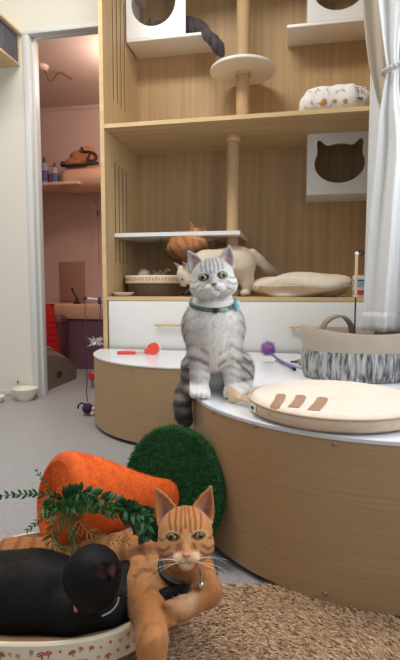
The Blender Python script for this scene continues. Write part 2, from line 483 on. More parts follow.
# ================================================================== cat cabinet
CW = 1.42; CDP = .55
cab = thingC('cat_cabinet', 'tall open oak cabinet with slotted side and white drawers at its foot', 'cabinet', 0, 0, 0)
slots = []
for d in (.145, .205, .265, .325):
    for z0, z1 in ((.80, 1.335), (1.66, 2.24)):
        slots.append([(d-.011, z0), (d+.011, z0), (d+.011, z1), (d-.011, z1)])
MB().plate([(0, 0), (CDP, 0), (CDP, 2.5), (0, 2.5)], slots, (.022, 0, 0), lambda u, v: Vector((-.022, u, v))).build('side_panel', OAKV, cab, smooth=False)
MB().box((-.006, .12, .78), (-.003, .35, 1.36)).box((-.006, .12, 1.64), (-.003, .35, 2.27)).build('slot_shade', pm('slot_shade_board', (118, 88, 60), .7), cab, smooth=False)  # added dark board, its colour stands in for shade inside the slots
MB().box((CW, 0, 0), (CW+.02, CDP, 2.5)).build('side_panel', OAKV, cab, smooth=False)
MB().box((0, CDP-.012, .0), (CW, CDP, 2.5)).build('back_panel', OAKB, cab, smooth=False)
MB().box((-.022, -.003, 0), (0, -.0003, 2.5)).build('edge_band', EDGE, cab, smooth=False)
for z0, z1, nm in ((1.472, 1.492, 'shelf'), (.595, .615, 'counter_board'), (2.48, 2.5, 'top_board')):
    o = MB().box((.0005, .004, z0), (CW-.0005, CDP-.0125, z1)).build(nm, OAKH, cab, smooth=False)
    MB().box((.0005, 0, z0), (CW-.0005, .0038, z1)).build('edge_band', EDGE, o, smooth=False)
MB().box((.0005, .02, .03), (CW-.0005, .4, .594)).build('carcass', OAKH, cab, smooth=False)
MB().box((.0005, 0, .318), (CW-.0005, .0195, .334), bev=.001).build('rail', EDGE, cab)
MB().box((.0005, .003, .0), (CW-.0005, .0195, .317)).build('plinth', OAKH, cab)
for s0, s1, h0, h1 in ((.010, .664, .262, .437), (.672, 1.408, .942, 1.10)):
    dr = MB().box((s0, -.004, .338), (s1, .0195, .592), bev=.0015).build('drawer', WHITE, cab)
    MB().box((h0, -.024, .466), (h1, -.013, .476), bev=.002).box((h0+.015, -.0131, .468), (h0+.025, -.0041, .474)).box((h1-.025, -.0131, .468), (h1-.015, -.0041, .474)).build('handle', EDGE, dr)
# --- cat boxes
def circ_hole(cx, cz, r, n=48): return circ(cx, cz, r, n=n)
DF = .33
bx0, bx1, px1 = .010, .352, .496; bz = 2.045
b = thingC('cat_house', 'white wall box with round hole and long base board, dark cat inside', 'cat house', bx0, DF, bz, 'white cat boxes in the oak cabinet')
w = bx1-bx0; D = CDP-.0125-DF
hc = cab_d(153.4, 26, DF); hz = hc.z-bz+.128; hx = hc.x-bx0
MB().plate([(0, .016), (w, .016), (w, .36), (0, .36)], [circ(hx, hz, .128)], (0, .012, 0), lambda u, v: Vector((u, 0, v))).build('front_panel', WHITE, b, smooth=False)
MB().box((0, .0125, .016), (.012, D, .36)).box((.0125, .0125, .348), (w, D, .36)).build('shell', WHITE, b, smooth=False)
MB().box((0, 0, 0), (px1-bx0, D, .0155), bev=.001).build('base_board', WHITE, b)
u0 = cab_d(307, 23, DF); u1 = cab_d(287, 28, DF)
b = thingC('cat_house', 'white wall box with oval hole beside the curtain, long base board', 'cat house', u1.x, DF, u1.z, 'white cat boxes in the oak cabinet')
x0 = u0.x-u1.x; x1 = CW-.004-u1.x; hc = cab_d(339, 10, DF)
MB().plate([(x0, .016), (x1, .016), (x1, .36), (x0, .36)], [circ(hc.x-u1.x, hc.z-u1.z+.118, .135, .118)], (0, .012, 0), lambda u, v: Vector((u, 0, v))).build('front_panel', WHITE, b, smooth=False)
MB().box((x0, .0125, .016), (x0+.012, D, .36)).box((x0+.0125, .0125, .348), (x1, D, .36)).build('shell', WHITE, b, smooth=False)
MB().box((0, 0, 0), (x1, D, .0155), bev=.001).build('base_board', WHITE, b)
DC = .30; c0 = cab_d(306.5, 195, DC); hc = cab_d(339.6, 163, DC)
b = thingC('cat_house', 'white box with cat-head shaped hole hanging under the big oak shelf', 'cat house', c0.x, DC, c0.z, 'white cat boxes in the oak cabinet')
hgt = 1.4715-c0.z; wid = CW-.01-c0.x; cx = hc.x-c0.x; cz = hc.z-c0.z; rx, rz = .129, .102
def ang_pt(a): return (cx+rx*math.cos(a), cz+rz*math.sin(a))
lp = []
for i in range(56):
    a = -PI/2+2*PI*i/56; dg = math.degrees(a)
    lp.append((dg, ang_pt(a)))
ear_r = [(cx+rx*.89, cz+rz*.70), (cx+rx*.92, cz+rz*1.0), (cx+rx*.90, cz+rz*1.15), (cx+rx*.83, cz+rz*1.21), (cx+rx*.73, cz+rz*1.15), (cx+rx*.55, cz+rz*.94)]
ear_l = [(2*cx-p[0], p[1]) for p in ear_r[::-1]]
out = [p for dg, p in lp if dg < 32]+ear_r+[p for dg, p in lp if 62 < dg < 118]+ear_l+[p for dg, p in lp if dg > 148]
MB().plate([(0, 0), (wid, 0), (wid, hgt), (0, hgt)], [out], (0, .012, 0), lambda u, v: Vector((u, 0, v))).build('front_panel', WHITE, b, smooth=False)
D2 = CDP-.0125-DC
MB().box((0, .0125, .0), (.012, D2, hgt)).box((.0125, .0125, 0), (wid, D2, .012)).build('shell', WHITE, b, smooth=False)
# --- white hammock shelf with clear bowl
dA = .115; wr = cab_d(240, 232, dA); zt = wr.z
b = thingC('hammock_shelf', 'white shelf board holding a clear bowl with ginger cat, inside oak cabinet', 'cat shelf', .002, dA, zt-.012)
ws = wr.x-.002; wd = CDP-.0125-dA
bc = cab_d(188, 232, .30); pc = cab_d(233, 180, .25)
bo = (bc.x-.002, .30-dA); BR = .166
ph = (pc.x-.002, .25-dA)
ph_in = ph[0]+.04 < ws-.01
holes = [circ(bo[0], bo[1], BR)]+([circ(ph[0], ph[1], .0375, n=24)])
MB().plate([(0, 0), (ws, 0), (ws, wd), (0, wd)], holes, (0, 0, .02)).build('board', WHITE, b, smooth=False)
prof = [(BR+.008, .0235), (BR-.002, .0235)]
for i in range(1, 17):
    a = PI/2*i/16; prof.append(((BR-.003)*math.cos(a), .02-.175*math.sin(a)))
inner = [(max(0, r-.003), z+.003) for r, z in prof[2:]][::-1]
MB().lathe(prof+inner+[(BR-.006, .0265), (BR+.008, .0265), (BR+.008, .0235)], (bo[0], bo[1], 0), n=56).build('bowl', pm('clear_acrylic', (246, 240, 232), .04, trans=1.0), b)
BOWL = (bo[0]+.002, bo[1]+dA, zt-.012)
for i in range(4):
    a = PI/4+i*PI/2; MB().ball((bo[0]+(BR+.006)*math.cos(a), bo[1]+(BR+.006)*math.sin(a), .0275), .006, 10).build('screw', STEEL, b)
# --- sisal posts
def post(label, s, d, z0, z1, r, disc=None):
    t = thingC('sisal_post', label, 'scratching post', s, d, z0, 'sisal posts in the oak cabinet')
    h = z1-z0; prof = []
    n = int(h/.007)
    for i in range(n):
        z = .034+(h-.068)*i/n; dz = (h-.068)/n
        prof += [(r-.0012, z), (r, z+dz*.5)]
    prof = [(0, .034)]+prof+[(r-.0022, h-.034), (0, h-.034)]
    MB().lathe(prof, n=28).build('rope_wrap', SISAL, t, ang=80)
    for za in (0, h-.034):
        MB().lathe([(0, za), (r+.004, za), (r+.006, za+.004), (r+.006, za+.028), (r+.002, za+.034), (0, za+.034)], n=28).build('end_cap', EDGE, t)
    if disc:
        zz, rr = disc
        MB().lathe([(r+.001, zz), (rr-.004, zz), (rr, zz+.004), (rr, zz+.014), (rr-.004, zz+.018), (r+.001, zz+.018)], n=56).build('perch_disc', WHITE, t)
        MB().lathe([(r+.0005, zz-.016), (r+.006, zz-.016), (r+.006, zz-.0005), (r+.0005, zz-.0005)], n=28).build('collar', EDGE, t)
    return t
post('lower sisal wrapped post between the drawers top and the big oak shelf', pc.x, .25, .6155, 1.4715, .0335)
uc = cab_d(243, 66, .36)
post('upper sisal wrapped post carrying a round white perch disc', uc.x, .36, 1.4925, 2.4795, .037, (uc.z-1.4925-.036, .180))
# --- patterned pouch on shelf
def blob(c, r, e=2.5, n=40, amp=0.0, nz=None, zflat=None):
    rows = []
    for i in range(n+1):
        th = -PI/2+PI*i/n; row = []
        for j in range(2*n):
            ph_ = 2*PI*j/(2*n)
            f = lambda v, ee: math.copysign(abs(v)**(2/ee), v)
            x, y, z = f(math.cos(th), e)*f(math.cos(ph_), e), f(math.cos(th), e)*f(math.sin(ph_), e), f(math.sin(th), 2)
            p = np.array((x*r[0], y*r[1], z*r[2]))
            if nz is not None: p = p*(1+amp*float(nz(p[None])[0]))
            if zflat is not None: p[2] = max(p[2], zflat)
            row.append(Vector(p)+Vector(c))
        rows.append(row)
    return rows
def add_blob(mb, *a, **k):
    V = mb.grid(blob(*a, **k), closed_v=True)
    bmesh.ops.remove_doubles(mb.bm, verts=[v for r in V for v in r], dist=1e-6); return mb
pl = cab_d(301, 100, .14); pr = cab_d(372, 100, .14)
pw = (pr.x-pl.x)/2
po = thingC('rolled_pouch', 'white printed fabric roll lying on the big oak shelf by the curtain', 'pouch', pl.x+pw, .14, 1.4925)
roll = add_blob(MB(), (0, 0, .072), (pw, .085, .072), e=3.4, n=36, amp=.06, nz=Noise3(28, 3))
mb = MB(); mo = MB(); r_ = random.Random(5)
def on_front(x, z): 
    u = min(.97, abs(x)/pw); 
    return Vector((x, -.089*(1-u**3.2)**.4*(max(.05, 1-((z-.072)/.076)**2))**.5-.003, z))
for i in range(38):
    x = r_.uniform(-pw*.85, pw*.8); z = r_.uniform(.025, .118); a = r_.uniform(0, PI); L = r_.uniform(.008, .024)
    pts = [on_front(x+L*math.cos(a)*t, z+L*.8*math.sin(a)*t+.004*math.sin(6*t)) for t in (-.5, -.2, .1, .5)]
    mb.tube(pts, .0009, n=4)
for i in range(8):
    x = r_.uniform(-pw*.85, pw*.8); z = r_.uniform(.02, .06); mo.ball(on_front(x, z), (.012, .003, .008), 10)
X = pw*.46
for xx in (0, .016, .032): 
    mb.tube([on_front(X+xx, .078), on_front(X+xx, .108)], .0014, n=4)
    for zz in (.108, .094): mb.tube([on_front(X+xx, zz), on_front(X+xx+.011, zz)], .0012, n=4)
for k in range(4): mb.box(on_front(X+k*.011, .058)-Vector((.003, .002, .004)), on_front(X+k*.011, .058)+Vector((.005, .001, .004)))
roll.merge(mb, 1).merge(mo, 2).build('roll', [pm('pouch_fabric', (234, 231, 228), .85, ((26, 26, 26), .06)), pm('dark_ink', (70, 66, 70), .8), pm('ochre_ink', (196, 150, 84), .8)], po, recalc=False)
MB().tube(bezier([(-pw*.7, -.03, .118), (-pw*.2, -.035, .13), (pw*.3, -.035, .134), (pw*.85, -.03, .118)], 6), .003, n=6).build('piping', pm('orange_piping', (214, 130, 70), .8), po)
# ================================================================== things on the drawers
ZC = .6155
bk = cab_d(157, 290, .27)
t = thingC('pet_bed', 'low oval brown pet basket with cream patterned rim on the drawers', 'pet bed', bk.x, .27, ZC)
rx, ry = .178, .14
MB().lathe([(0, .001), (.82, .001), (.90, .02), (1.0, .074), (1.0, .108), (.95, .108), (.9, .05), (.8, .03), (0, .03)], n=60, sx=rx, sy=ry).build('shell', pm('brown_basket', (98, 84, 68), .8, ((60, 60, 200), .2)), t)
rimb = MB().lathe([(1.004, .07), (1.03, .074), (1.035, .108), (.99, .114), (.945, .112), (.945, .107), (1.003, .107)], n=60, sx=rx, sy=ry)
m = MB()
for i in range(64):
    a = 2*PI*i/64; p = Vector((rx*1.036*math.cos(a), ry*1.036*math.sin(a), .092)); tg = Vector((-rx*math.sin(a), ry*math.cos(a), 0)).normalized()
    h = .004+.008*random.random()
    m.tube([p-tg*.004+Vector((0, 0, -h)), p+tg*.003+Vector((0, 0, h))], .0016, n=4)
rimb.merge(m, 1).build('rim_band', [pm('cream_rim', (226, 208, 178), .85), pm('brown_print', (110, 88, 66), .8)], t, recalc=False)
def fuzzball(name, label, cat, loc, r, mat, n=900, L=.006, group=None, extra=None):
    mb = MB(); mb.ball((0, 0, r), r, 20)
    bmv = mb.bm
    for i in range(n):
        v = Vector(RNG.normal(size=3)).normalized(); p = v*r+Vector((0, 0, r)); s_ = v.cross(Vector(RNG.normal(size=3))).normalized()
        q = p+(v+Vector(RNG.normal(size=3))*.45)*L
        if q.z < 0: continue
        bmv.faces.new([bmv.verts.new(p-s_*.0009), bmv.verts.new(p+s_*.0009), bmv.verts.new(q)])
    o = mb.build(name, mat, None, recalc=False); o.location = loc; tag(o, label, cat, group); return o
q = cab_d(144, 272, .25); fuzzball('plush_ball', 'cream fluffy ball lying in the brown pet basket', 'cat toy', W(q.x, .25, ZC+.078), .035, pm('cream_plush', (222, 206, 184), .95))
q = cab_d(157, 270, .22)
t = thingC('plush_mouse', 'grey plush toy lying in the brown pet basket beside the ball', 'cat toy', q.x, .25, ZC+.06)
add_blob(MB(), (0, 0, .04), (.05, .035, .035), e=2.2, n=16, amp=.06, nz=Noise3(60, 4)).build('body', pm('grey_plush', (128, 120, 114), .95, ((80, 80, 80), .25)), t)
MB().tube(bezier([(.03, -.01, .055), (.055, -.01, .085), (.07, -.01, .075)], 5), [.008]*10+[.003], n=8).build('tail', pm('tan_plush', (168, 140, 104), .95), t)
for sx in (-.022, .012): MB().ball((sx, -.016, .074), (.011, .004, .013), 12).build('ear', MATS['grey_plush'], t)
q = cab_d(117, 293, .07)
tag(MB().lathe([(0, .0), (.03, .0), (.045, .012), (.052, .02), (.05, .021), (.04, .012), (0, .006)], n=32, sx=1.15).build('shallow_dish', pm('cream_ceramic', (226, 214, 192), .35), None, loc=W(.062, .075, ZC)), 'small cream dish at the left end of the drawers top', 'dish')
# long white cushion
c0 = cab_d(254, 290, .2); c1 = cab_d(353, 290, .2); hw = (c1.x-c0.x)/2
t = thingC('seat_cushion', 'long cream cushion lying on the drawers top beside the cream cat', 'cushion', c0.x+hw, .25, ZC)
def lob(P): return Noise3(24, 9)(P)*.8+.45*np.cos(P[:, 0]*16)
add_blob(MB(), (0, 0, .058), (hw, .19, .06), e=3.4, n=48, amp=.12, nz=lob, zflat=-.057).build('cover', pm('cream_cotton', (226, 214, 198), .9, ((30, 30, 30), .05), bump=((40, 40, 40), .25)), t)
rr = [Vector((hw*1.0*math.copysign(abs(math.cos(a))**(2/3.4), math.cos(a)), .19*math.copysign(abs(math.sin(a))**(2/3.4), math.sin(a)), .056)) for a in [2*PI*i/80 for i in range(80)]]
MB().tube(rr+[rr[0]], .0035, n=6).build('piping', MATS['cream_cotton'], t)
# small packet by the curtain
q = cab_d(359, 285, .12)
t = thingC('carton_box', 'small white and blue box with red stripe behind the cushion by the curtain', 'box', q.x, .06, ZC)
bxm = MB().box((-.035, -.015, 0), (.05, .03, .105), bev=.002).build('carton', pm('carton_white', (206, 216, 226), .6), t)
for z0, z1, c in ((.012, .034, (196, 58, 84)), (.05, .078, (150, 178, 208)), (.079, .085, (48, 52, 74))):
    MB().box((-.036, -.0165, z0), (.051, -.0152, z1)).build('print_band', pm('band%d' % int(z0*1000), c, .6), bxm)
# ================================================================== drums
DT = .368; DC1 = Vector((.487, 1.396)); DR = .51
dn = thing('drum_platform', 'large round oak veneer platform with white top, silver cat sitting on its rim', 'platform', (DC1.x, DC1.y, 0), 0, 'oak veneer platforms')
MB().lathe([(DR-.012, .0145), (DR, .0145), (DR, DT-.010), (DR-.012, DT-.010), (DR-.012, .0145)], n=120).build('side', OAKD, dn)
MB().lathe([(0, DT-.0098), (DR+.0015, DT-.0098), (DR+.002, DT-.008), (DR+.002, DT-.002), (DR, DT), (0, DT)], n=120).build('top', DRUMTOP, dn)
MB().lathe([(0, .0), (DR-.05, .0), (DR-.05, .014), (0, .014)], n=60).build('plinth', DARKG, dn)
def screw_at(parent, c, R, px, py):
    r = ray(px, py); a = r[0]**2+r[1]**2; bb = -2*(r[0]*c.x+r[1]*c.y); cc = c.x**2+c.y**2-R*R
    t_ = (-bb-math.sqrt(bb*bb-4*a*cc))/(2*a); p = Vector((r[0]*t_-c.x, r[1]*t_-c.y, H+r[2]*t_))
    n_ = Vector((p.x, p.y, 0)).normalized()
    MB().tube([p-n_*.001, p+n_*.0015, p+n_*.003], [.0052, .0052, .003], n=14).tube([p+n_*.0031, p+n_*.0034], [.0022, .0016], n=6).build('screw', STEEL, parent)
for a in ((256, 426), (335, 444), (325, 594), (213, 412)): screw_at(dn, DC1, DR, *a)
FT = .343; DC2 = Vector((.0, 2.412)); FR = .525
df = thing('drum_platform', 'half-round oak veneer platform with white top set against the white drawers', 'platform', (DC2.x, DC2.y, 0), -ANG, 'oak veneer platforms')
a0, a1 = PI+.02, 2*PI-.02
MB().lathe([(FR-.012, .016), (FR, .016), (FR, FT-.0055), (FR-.012, FT-.0055), (FR-.012, .016)], n=80, a0=a0, a1=a1).build('side', OAKD, df)
MB().lathe([(0, FT-.0053), (FR+.002, FT-.0053), (FR+.002, FT), (0, FT)], n=80, a0=a0, a1=a1).build('top', DRUMTOP, df)
MB().box((-FR+.015, -.026, .016), (FR-.015, -.014, FT-.006)).build('back_panel', OAKH, df)
MB().lathe([(0, 0), (FR-.04, 0), (FR-.04, .0155), (0, .0155)], n=40, a0=a0+.06, a1=a1-.06).build('plinth', DARKG, df)
def screw_local(parent, R, a, z):
    n_ = Vector((math.cos(a), math.sin(a), 0)); p = n_*R+Vector((0, 0, z))
    MB().tube([p-n_*.001, p+n_*.0015, p+n_*.003], [.0052, .0052, .003], n=14).build('screw', STEEL, parent)
for a in (-1.95, -2.6): screw_local(df, FR, a, FT-.03)
# --- coral brush on the far drum
p = at_z(138, 355, FT); 
t = thing('pet_brush', 'coral red handled brush with round head lying on the half-round platform', 'brush', (p.x, p.y+.02, FT), math.radians(-4))
MB().tube([(-.105, 0, .008), (-.1, 0, .008), (-.05, 0, .010), (-.012, 0, .0095)], [.004, .0075, .0095, .008], n=14).build('handle', CORAL, t)
MB().tube([(-.0125, 0, .0105), (.03, 0, .014)], [.0075, .008], n=14).build('neck', pm('clear_neck', (214, 190, 176), .2), t)
MB().box((.03, -.014, .004), (.058, .014, .03), bev=.005).tube([(.072, -.013, .029), (.072, .008, .029)], [.028, .028], n=28).build('head', CORAL, t)
MB().tube([(.079, .0085, .031), (.079, .022, .031)], [.0295, .026], n=28).build('pad', pm('white_pad', (238, 226, 216), .6), t)
# --- purple duster wand, dark stick, pink ball
p = at_z(267, 363, DT)
pp = at_z(268, 361, .352)
t = thing('pompom_wand', 'purple fluffy pompom wand lying on the white platform top behind the silver cat', 'cat toy', (pp.x, pp.y, DT))
mb = MB(); mb.ball((0, 0, .036), .026, 18)
for i in range(900):
    v = Vector(RNG.normal(size=3)).normalized(); a_ = v*.024+Vector((0, 0, .036)); s_ = v.cross(Vector(RNG.normal(size=3))).normalized()
    q_ = a_+(v+Vector(RNG.normal(size=3))*.5)*.011
    if q_.z > .001: mb.bm.faces.new([mb.bm.verts.new(a_-s_*.001), mb.bm.verts.new(a_+s_*.001), mb.bm.verts.new(q_)])
mb.build('pompom', pm('purple_fluff', (168, 118, 190), .95), t, recalc=False)
e1 = at_z(294, 369, DT+.006); d_ = e1-Vector((pp.x, pp.y, DT))
MB().tube([(d_.x*.12, d_.y*.12, .02), (d_.x*.5, d_.y*.5, .012), (d_.x, d_.y, .0065)], .0048, n=10).build('stick', pm('purple_stick', (128, 96, 150), .5), t)
MB().tube([(d_.x*.97, d_.y*.97, .007), (d_.x*1.03, d_.y*1.03, .0055)], .0056, n=10).build('tip_cap', DARKG, t)
a_ = at_z(283, 358, DT+.005); b_ = at_z(304, 365, DT+.005)
for nm, lab, a_, b_, r_, mt in (('wand_stick', 'pale blue stick lying beside the purple pompom wand on the platform', (276, 360), (305, 368.5), .0058, pm('pale_blue_stick', (176, 190, 222), .5)),
                                ('wand_stick', 'thin dark stick lying nearest the woven basket on the platform', (291, 361.5), (306, 363), .0036, pm('navy_stick', (52, 52, 84), .5))):
    A_ = at_z(*a_, DT+r_); B_ = at_z(*b_, DT+r_); o = MB().tube([A_-A_, (B_-A_)*.5, B_-A_], r_, n=10).build(nm, mt, None); o.location = A_; tag(o, lab, 'cat toy')
p = at_z(303, 366, DT); fuzzball('plush_ball', 'small dusty pink ball touching the woven basket', 'cat toy', (p.x-.004, p.y, DT), .014, pm('pink_plush', (200, 150, 150), .95), n=200, L=.003)
# --- woven basket
BC = Vector((.53, 1.578)); brx, bry = .196, .142
t = thing('woven_basket', 'grey woven storage basket with beige fabric rim on the round platform', 'basket', (BC.x, BC.y, DT))
def ring(z, k, n=96): return [Vector((brx*k*math.cos(2*PI*i/n), bry*k*math.sin(2*PI*i/n), z)) for i in range(n)]
rows = []
for i in range(17):
    f = i/16; z = .002+.096*f; k = .93+.05*math.sin(f*PI)+.02*f
    rows.append([p_*(1+.006*math.sin(j*2.1)+.006*math.sin(j*PI)) if 0 else p_ for j, p_ in enumerate(ring(z, k))])
mb = MB(); V = mb.grid(rows, closed_v=True); mb.bm.faces.new(V[0][::-1])
wm = pm('grey_woven_cord', (196, 194, 192), .9, ((115, 115, 10), .75), rgb2=(70, 72, 80), bump=((150, 150, 40), .6), sharp=(.38, .62))
mb.build('woven_body', wm, t)
rows = []
def dip(x): return .012*(abs(x)/brx)**2*1.6
prof = [(.955, .092), (.965, .095), (1.0, .132), (1.015, .148), (1.01, .152), (.995, .150), (.95, .11), (.92, .02)]
for k, z in prof:
    rw = ring(z, k)
    rows.append([Vector((p_.x, p_.y, p_.z+(dip(p_.x) if z > .14 else 0))) for p_ in rw])
mb = MB(); V = mb.grid(rows, closed_v=True); mb.build('fabric_rim', pm('basket_fabric', (188, 174, 158), .9, ((20, 20, 20), .05)), t)
for yy, xc in ((-.0, -.05), (.0, .13)):
    y0 = bry*.72
    pts = bezier([(xc-.055, y0, .135), (xc-.043, y0-.004, .17), (xc-.015, y0-.012, .192), (xc+.018, y0-.012, .192), (xc+.045, y0-.004, .165), (xc+.052, y0, .135)], 6)
    rows = []
    for i, p_ in enumerate(pts):
        tn = (pts[min(i+1, len(pts)-1)]-pts[max(0, i-1)]).normalized(); nn = tn.cross(Vector((0, 1, 0))).normalized()
        rows.append([p_+Vector((0, dy, 0))+nn*dn_ for dy, dn_ in ((-.03, -.004), (.02, -.004), (.02, .004), (-.03, .004))])
    mb = MB(); V = mb.grid(rows, closed_v=True); mb.bm.faces.new(V[0]); mb.bm.faces.new(V[-1][::-1]); mb.build('handle', pm('handle_fabric', (150, 134, 116), .9), t)
# wand standing in the basket
p0 = at_y(353.5, 372, 1.62); p1 = at_y(353, 252, 1.62)
t = thing('wand_toy', 'thin black wand with pale wooden grip standing upright in the woven basket', 'cat toy', (p0.x, p0.y, DT+.004))
zt_ = p1.z-DT-.004; zm = at_y(353, 296, 1.62).z-DT-.004
MB().tube([(0, 0, 0), (0, 0, zm)], .0026, n=8).build('stick', DARKG, t)
MB().tube([(0, 0, zm-.004), (0, 0, zt_-.012)], .0052, n=10).build('grip', pm('pale_wood_grip', (226, 194, 158), .5), t)
MB().ball((0, 0, zt_-.006), .0075, 12).build('end_knob', WHITE, t)
MB().tube(bezier([(.004, 0, zt_-.006), (.012, 0, zt_+.006), (.02, -.004, zt_-.004), (.014, 0, zt_-.012)], 5), .0022, n=6).build('cord', DARKG, t)
# --- striped round cushion
CC = Vector((.316, 1.122)); CR = .199; CH = .040
t = thing('round_cushion', 'flat round cream cushion with three brown bars and a tuft on the platform', 'cushion', (CC.x, CC.y, DT))
prof = [(0, .001)]
for i in range(25):
    a = -PI/2+PI*i/24; r_ = CR-.022+.022*math.cos(a); prof.append((r_, .021+.020*math.sin(a)))
for i in range(1, 14): 
    f = 1-i/13; r_ = (CR-.022)*f; prof.append((r_, .041+.004*math.sin((1-f)*PI)))
MB().lathe(prof, n=90).build('cover', CREAM, t)
MB().lathe([(CR-.006, .0065), (CR-.0005, .010), (CR+.0022, .021), (CR-.0002, .0315), (CR-.003, .033)], n=90).build('side_band', pm('cushion_side', (216, 196, 170), .9, ((60, 60, 60), .05)), t)
MB().tube([(CR*1.0*math.cos(2*PI*i/90), CR*math.sin(2*PI*i/90), .033) for i in range(91)], .0022, n=6).build('piping', pm('cushion_piping', (196, 172, 142), .9), t)
def ctop(x, y):
    r_ = math.hypot(x, y)
    if r_ < CR-.022: f = r_/(CR-.022); return .041+.004*math.sin((1-f)*PI)
    q_ = min(1, (r_-(CR-.022))/.022); return .021+.02*math.sqrt(max(0, 1-q_*q_))
def bar(pxa, pxb, w, name):
    A_ = at_z(*pxa, DT+.041)-Vector((CC.x, CC.y, 0)); B_ = at_z(*pxb, DT+.036)-Vector((CC.x, CC.y, 0))
    A_.z = B_.z = 0
    dv = (B_-A_); nv = Vector((-dv.y, dv.x, 0)).normalized()
    rows = []
    for i in range(17):
        f = i/16; c_ = A_+dv*f+nv*0.004*math.sin(f*PI); wd_ = w*(min(1, .55+4*min(f, .12)))
        rows.append([Vector((q_.x, q_.y, ctop(q_.x, q_.y)+.0012)) for q_ in [c_+nv*wd_*u for u in (-1, -.6, -.2, .2, .6, 1)]])
    mb = MB(); mb.grid(rows); mb.build(name, TAUPE, t)
bar((281, 395.5), (274, 408.5), .0115, 'stripe'); bar((301, 397), (293, 410), .012, 'stripe'); bar((323, 399), (313, 413), .0125, 'stripe')
g = Vector((-.18, -.07))
a_ = math.atan2(at_z(262, 408, DT+.02).y-CC.y, at_z(262, 408, DT+.02).x-CC.x)
er = Vector((math.cos(a_), math.sin(a_), 0)); et = Vector((-er.y, er.x, 0))
MT = Matrix((( *(et), ), ( *(er), ), (0, 0, 1))).transposed().to_4x4()
lb = MB().box((-.014, -.0008, -.008), (.014, .0008, .008), M=Matrix.Translation(er*(CR+.0042)+Vector((0, 0, .022))) @ MT).build('care_label', pm('label_white', (240, 238, 232), .8), t)
mb = MB()
for x0, x1 in ((-.010, -.0066), (-.0054, -.002), (-.0008, .0016), (.003, .0045)): mb.box((x0, .0009, -.004), (x1, .0014, .0035), M=Matrix.Translation(er*(CR+.0042)+Vector((0, 0, .022))) @ MT)
mb.build('label_print', DARKG, lb)
# tuft (tail) of the cushion
A_ = at_z(247, 399, DT+.022)-Vector((CC.x, CC.y, DT)); B_ = at_z(228, 393, DT+.02)-Vector((CC.x, CC.y, DT))
B_.z = .018; A_.z = .02; er0 = (A_-Vector((0, 0, .02))).normalized()*(CR+.0)
rows = []
for i in range(15):
    f = i/14; c_ = Vector((er0.x, er0.y, .02)).lerp(B_, f); R_ = (.008+.003*math.sin(9*f)) if f < .4 else .010+.012*math.sin(min(1, (f-.4)/.5)*PI*.62)
    rows.append([c_+Vector((0, math.cos(2*PI*k/18), math.sin(2*PI*k/18)*.85))*R_*(1+.13*math.sin(4*2*PI*k/18+f*3)) for k in range(18)])
mb = MB(); V = mb.grid(rows, closed_v=True); mb.bm.faces.new(V[-1]); mb.build('tuft', pm('tuft_fabric', (236, 208, 174), .9, ((90, 90, 90), .08)), t)
# ================================================================== carrot scratcher
ax = Vector((-.58, -.78, .24)).normalized(); DCc = Vector((-.080, 1.180, .152))
bx_ = Vector((-.74, -.62, .26)).normalized(); TBb = bx_.to_track_quat('Z', 'Y').to_matrix().to_4x4()
Rm = ax.to_track_quat('Z', 'Y').to_matrix(); TB = Rm.to_4x4()
t = thing('carrot_scratcher', 'orange carrot shaped cat scratcher with green leaves and round green turf base', 'scratcher', (DCc.x, DCc.y, 0))
OFF = Matrix.Translation((0, 0, DCc.z)) @ TB
def rc(z):
    f = z/.33
    return .044+.058*sstep(np.array(f), 0., .9).item()
prof = [(0.001, .0)]; n = 84; Lb = .315
for i in range(n):
    z = .001+(Lb-.03)*i/n; dz = (Lb-.03)/n; r_ = rc(z); prof += [(r_-.0014, z), (r_, z+dz*.5)]
rE = rc(Lb-.03)
for i in range(1, 8): a = PI/2*i/8; prof.append((rE-.022+.022*math.cos(a), Lb-.03+.026*math.sin(a)))
k = 18
for i in range(k): 
    r_ = (rE-.022)*(1-i/k); prof += [(r_, Lb-.004+.001), (r_-(rE-.022)/k*.5, Lb-.004-.001)]
prof.append((0, Lb-.003))
mb = MB(); mb.lathe(prof, n=64, M=Matrix.Translation((0, 0, DCc.z-.022)) @ TBb)
bmesh.ops.recalc_face_normals(mb.bm, faces=mb.bm.faces[:])
fs = mb.bm.faces[:]
for i in range(9000):
    f = random.choice(fs); v = f.verts; p_ = f.calc_center_median()+(v[0].co-v[1].co)*random.uniform(-.5, .5); nn = f.normal
    s_ = nn.cross(Vector(RNG.normal(size=3))).normalized(); q_ = p_+(nn*.7+Vector(RNG.normal(size=3))*.6)*.0035
    mb.bm.faces.new([mb.bm.verts.new(p_-s_*.0006), mb.bm.verts.new(p_+s_*.0006), mb.bm.verts.new(q_)])
mb.build('body', pm('orange_rope', (228, 104, 28), .9, ((40, 40, 40), .12), rgb2=(204, 80, 16)), t, recalc=False)
GR = .154
mb = MB(); mb.lathe([(0, -.03), (GR-.004, -.03), (GR, -.026), (GR, -.004), (GR-.004, 0), (0, 0)], n=72, M=OFF)
base = mb.build('turf_base', pm('turf_backing', (30, 74, 40), .9, ((40, 40, 40), .2)), t)
nB = 16000
th = RNG.random(nB)*2*PI; rr_ = GR*np.sqrt(RNG.random(nB)); onrim = RNG.random(nB) < .22
zz = np.where(onrim, -RNG.random(nB)*.03, 0); rr_ = np.where(onrim, GR, rr_)
P = np.stack([rr_*np.cos(th), rr_*np.sin(th), zz], 1); Nn = np.where(onrim[:, None], np.stack([np.cos(th), np.sin(th), 0*th], 1), np.array([0, 0, 1.0]))
D = Nn+.8*RNG.normal(size=(nB, 3))*np.array([1, 1, .5]); D /= np.linalg.norm(D, axis=1)[:, None]; D = np.where((D*Nn).sum(1)[:, None] < 0.1, D+Nn*.6, D)
